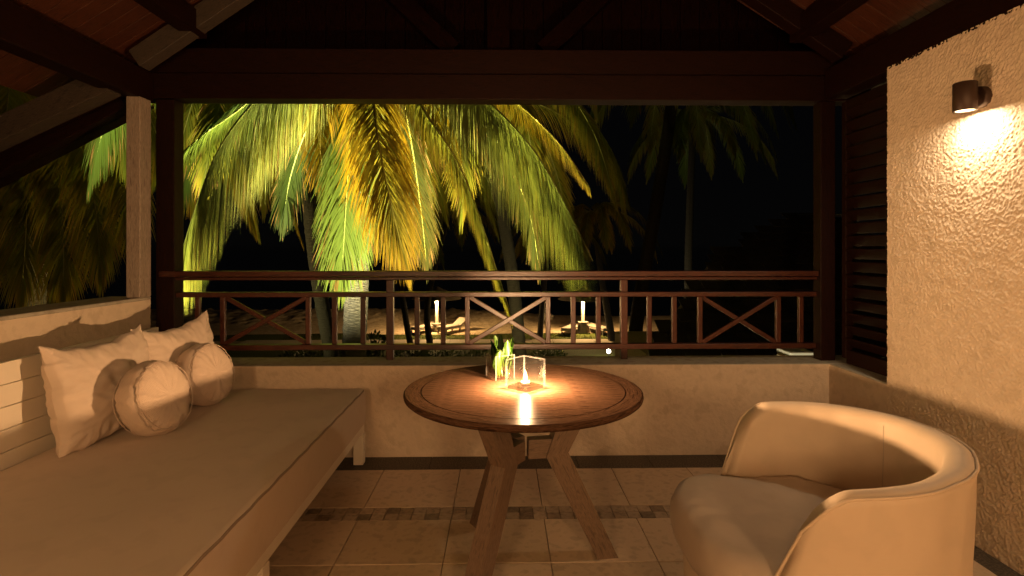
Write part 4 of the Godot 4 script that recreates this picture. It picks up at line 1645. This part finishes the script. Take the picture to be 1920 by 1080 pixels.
	lounger("pale flat sun lounger left of the right umbrella pedestal", b + Vector3(-0.62, 0.0, 0.15), -0.45, 0.06)
	lounger("pale flat sun lounger right of the right umbrella pedestal", b + Vector3(0.80, 0.0, 0.15), 0.45, 0.06)
	var f := FastNoiseLite.new()
	f.frequency = 1.0
	var rows := []
	var rc := px(1026, 594, 33.0)
	for j in 13:
		var row := []
		for i in 25:
			var th := PI * j / 12.0
			var ph := TAU * i / 24.0
			var d := Vector3(sin(th) * cos(ph), cos(th), sin(th) * sin(ph))
			row.append(rc + d * Vector3(0.42, 0.24, 0.35) * (1.0 + 0.25 * f.get_noise_3dv(d * 1.4)))
		rows.append(row)
	var m := MB.new()
	m.grid(rows, true)
	tag(obj("boulder", m, M.rock), "pale rounded boulder on the sand between the two umbrellas", "rock")
	for e in [[38, 536, 0.9], [66, 540, 1.5], [86, 538, 0.8], [113, 529, 0.8]]:
		var p := px(e[0], e[1], 30.0)
		m = MB.new()
		var h: float = e[2]
		m.tube(PackedVector3Array([Vector3(p.x, GROUND, p.z), Vector3(p.x, p.y + h * 0.4, p.z), Vector3(p.x, p.y + h * 0.5, p.z)]), PackedFloat32Array([0.06, 0.055, 0.05]), 8)
		tag(obj("white_pole", m, M.paint), "%s white pole on the dark beach far beyond the left parapet" % ["leftmost short", "tallest", "third from left, short", "rightmost short"][[38, 66, 86, 113].find(e[0])], "pole", "white poles on the beach")

	# shrubs along the near side of the path
	shrub("shrub", "tall dark leafy shrub left of the left railing post, before the path", px(706, 668, 19.0) + Vector3(0, -0.9, 0), 0.9, 1.7, 420, 0.17, 41)
	var xs := [560, 612, 660, 760, 830, 890, 960, 1030]
	for i in xs.size():
		var q := px(xs[i], 660, 21.5)
		q.y = GROUND
		shrub("low_shrub", "low dark green shrub in the row before the path, %s" % ["leftmost", "second from left", "beside the big palm trunk", "right of the left railing post", "below the left umbrella", "behind the vase leaves", "left of the candle glow", "rightmost, below the boulder"][i], q, 1.5, 0.55, 420, 0.11, 50 + i, "low shrubs before the path")

	# neighbouring roof, lower right
	var nr := thing("neighbour_roof", "dark shingled roof of the next building beyond the right railing", "roof", T(4.5, GROUND, 10.5))
	var pa := T(2.35, -0.50, 9.0)
	var pb := T(4.55, 0.94, 12.0)
	var pc := T(7.2, 2.15, 13.2)
	var pd := T(8.5, 2.15, 13.2)
	var pe := T(8.5, -0.50, 9.0)
	m = MB.new()
	m.flat(pa + Vector3(0, -0.05, 0), pe + Vector3(0, -0.05, 0), pd + Vector3(0, -0.05, 0), pb + Vector3(0, -0.05, 0))
	m.flat(pb + Vector3(0, -0.05, 0), pd + Vector3(0, -0.05, 0), pd + Vector3(0, -0.05, 0), pc + Vector3(0, -0.05, 0))
	obj("roof_deck", m, M.slate, nr)
	var nrow := 16
	for j in nrow:
		var u := j / float(nrow)
		var u2 := (j + 1.25) / float(nrow)
		var left := pa.lerp(pb, u / 0.62) if u < 0.62 else pb.lerp(pc, (u - 0.62) / 0.38)
		var yy := lerpf(-0.50, 2.15, u)
		var zz := lerpf(-9.0, -13.2, u)
		var wdt := 0.30
		var k0 := int(ceil((left.x - 2.0) / wdt))
		for k in range(k0, 20):
			var x := 2.0 + k * wdt + (0.15 if j % 2 else 0.0)
			if x > 8.3: continue
			m = MB.new()
			m.off = Vector2(rng.randf() * 5.0, rng.randf() * 5.0)
			var lift := rng.randf_range(0.025, 0.05)
			var s := rng.randf_range(0.7, 1.3)
			m.bar(Vector3(x, yy + lift, zz), Vector3(x, lerpf(-0.50, 2.15, u2) + 0.01, lerpf(-9.0, -13.2, u2)), wdt - 0.015, 0.02, 0.0, Vector3.UP, Color(s, s, s))
			obj("shingle", m, M.slate, nr)
	m = MB.new()
	m.tube(PackedVector3Array([pa, pb, pc, pd]), PackedFloat32Array([0.03, 0.03, 0.03, 0.03]), 6)
	obj("ridge_cap", m, M.coping, nr)
	m = MB.new()
	m.box(xf(T(5.6, -2.0, 11.5)), Vector3(5.6, 2.6, 4.0), 0.0)
	obj("wall", m, M.stucco, nr)
	var pl := thing("pillar", "pale flat-topped pillar just outside the right end of the railing", "pillar", T(2.56, GROUND, 4.75))
	m = MB.new()
	m.box(xf(T(2.58, -1.4, 4.78)), Vector3(0.22, 3.6, 0.22), 0.01)
	obj("shaft", m, M.stucco, pl)
	m = MB.new()
	m.box(xf(T(2.58, 0.43, 4.78)), Vector3(0.21, 0.05, 0.24), 0.01)
	obj("cap", m, M.paint, pl)

	# spotlights out of view, placed to light palms, pillar and roof; the globe lamp shows
	unseen_garden_lamp("unseen garden spotlight at the foot of the big palm, left side", T(-4.3, GROUND, 5.3), T(-3.1, 2.4, 6.6), Color(1.0, 0.96, 0.74), 1080.0, 29.0)
	unseen_garden_lamp("unseen garden spotlight at the foot of the big palm, right side", T(0.2, GROUND, 5.4), T(-0.3, 2.6, 6.9), Color(1.0, 0.95, 0.68), 900.0, 33.0)
	unseen_garden_lamp("unseen garden spotlight at the foot of the pale pillar", T(2.0, GROUND, 4.2), T(2.55, 0.45, 4.66), Color(1.0, 0.95, 0.75), 45.0, 8.0)
	unseen_garden_lamp("unseen garden spotlight under the shaded palm behind the big one", T(-5.3, GROUND, 10.0), T(-4.6, 3.0, 11.9), Color(1.0, 0.92, 0.6), 34.0, 45.0)
	unseen_garden_lamp("unseen garden spotlight under the shaded palm behind the right half", T(0.2, GROUND, 11.4), T(-0.4, 3.0, 13.0), Color(1.0, 0.88, 0.55), 26.0, 45.0)
	unseen_garden_lamp("unseen garden spotlight on the lawn outside the left opening", T(-6.6, GROUND, 8.6), T(-6.4, 2.0, 10.6), Color(1.0, 0.86, 0.5), 60.0, 40.0)
	unseen_garden_lamp("unseen garden spotlight on the lawn outside the right corner post", T(2.9, GROUND, 7.6), T(4.6, 1.5, 11.5), Color(1.0, 0.93, 0.7), 20.0, 60.0)
	unseen_garden_lamp("unseen garden spotlight on the lawn turned up at the far palms on the right", T(5.2, GROUND, 19.0), T(6.6, 5.5, 20.6), Color(1.0, 0.92, 0.7), 11.0, 48.0)
	var gp := T(4.43, GROUND, 22.6)
	var gl := thing("garden_globe_lamp", "small bright globe lamp on the lawn, seen just above the parapet right of the candle", "garden light", gp)
	m = MB.new()
	m.tube(PackedVector3Array([gp, gp + Vector3(0, 0.22, 0)]), PackedFloat32Array([0.03, 0.03]), 8)
	obj("stem", m, M.black, gl)
	m = MB.new()
	var prof := []
	for k in 11: prof.append(Vector2(0.085 * sin(PI * k / 10.0), 0.30 - 0.085 * cos(PI * k / 10.0)))
	m.lathe(gp, prof, 16)
	obj("lamp_globe", m, M.star, gl)
	omni("garden_globe_light", gp + Vector3(0, 0.30, 0), Color(1.0, 0.9, 0.72), 1.2, 0.08)
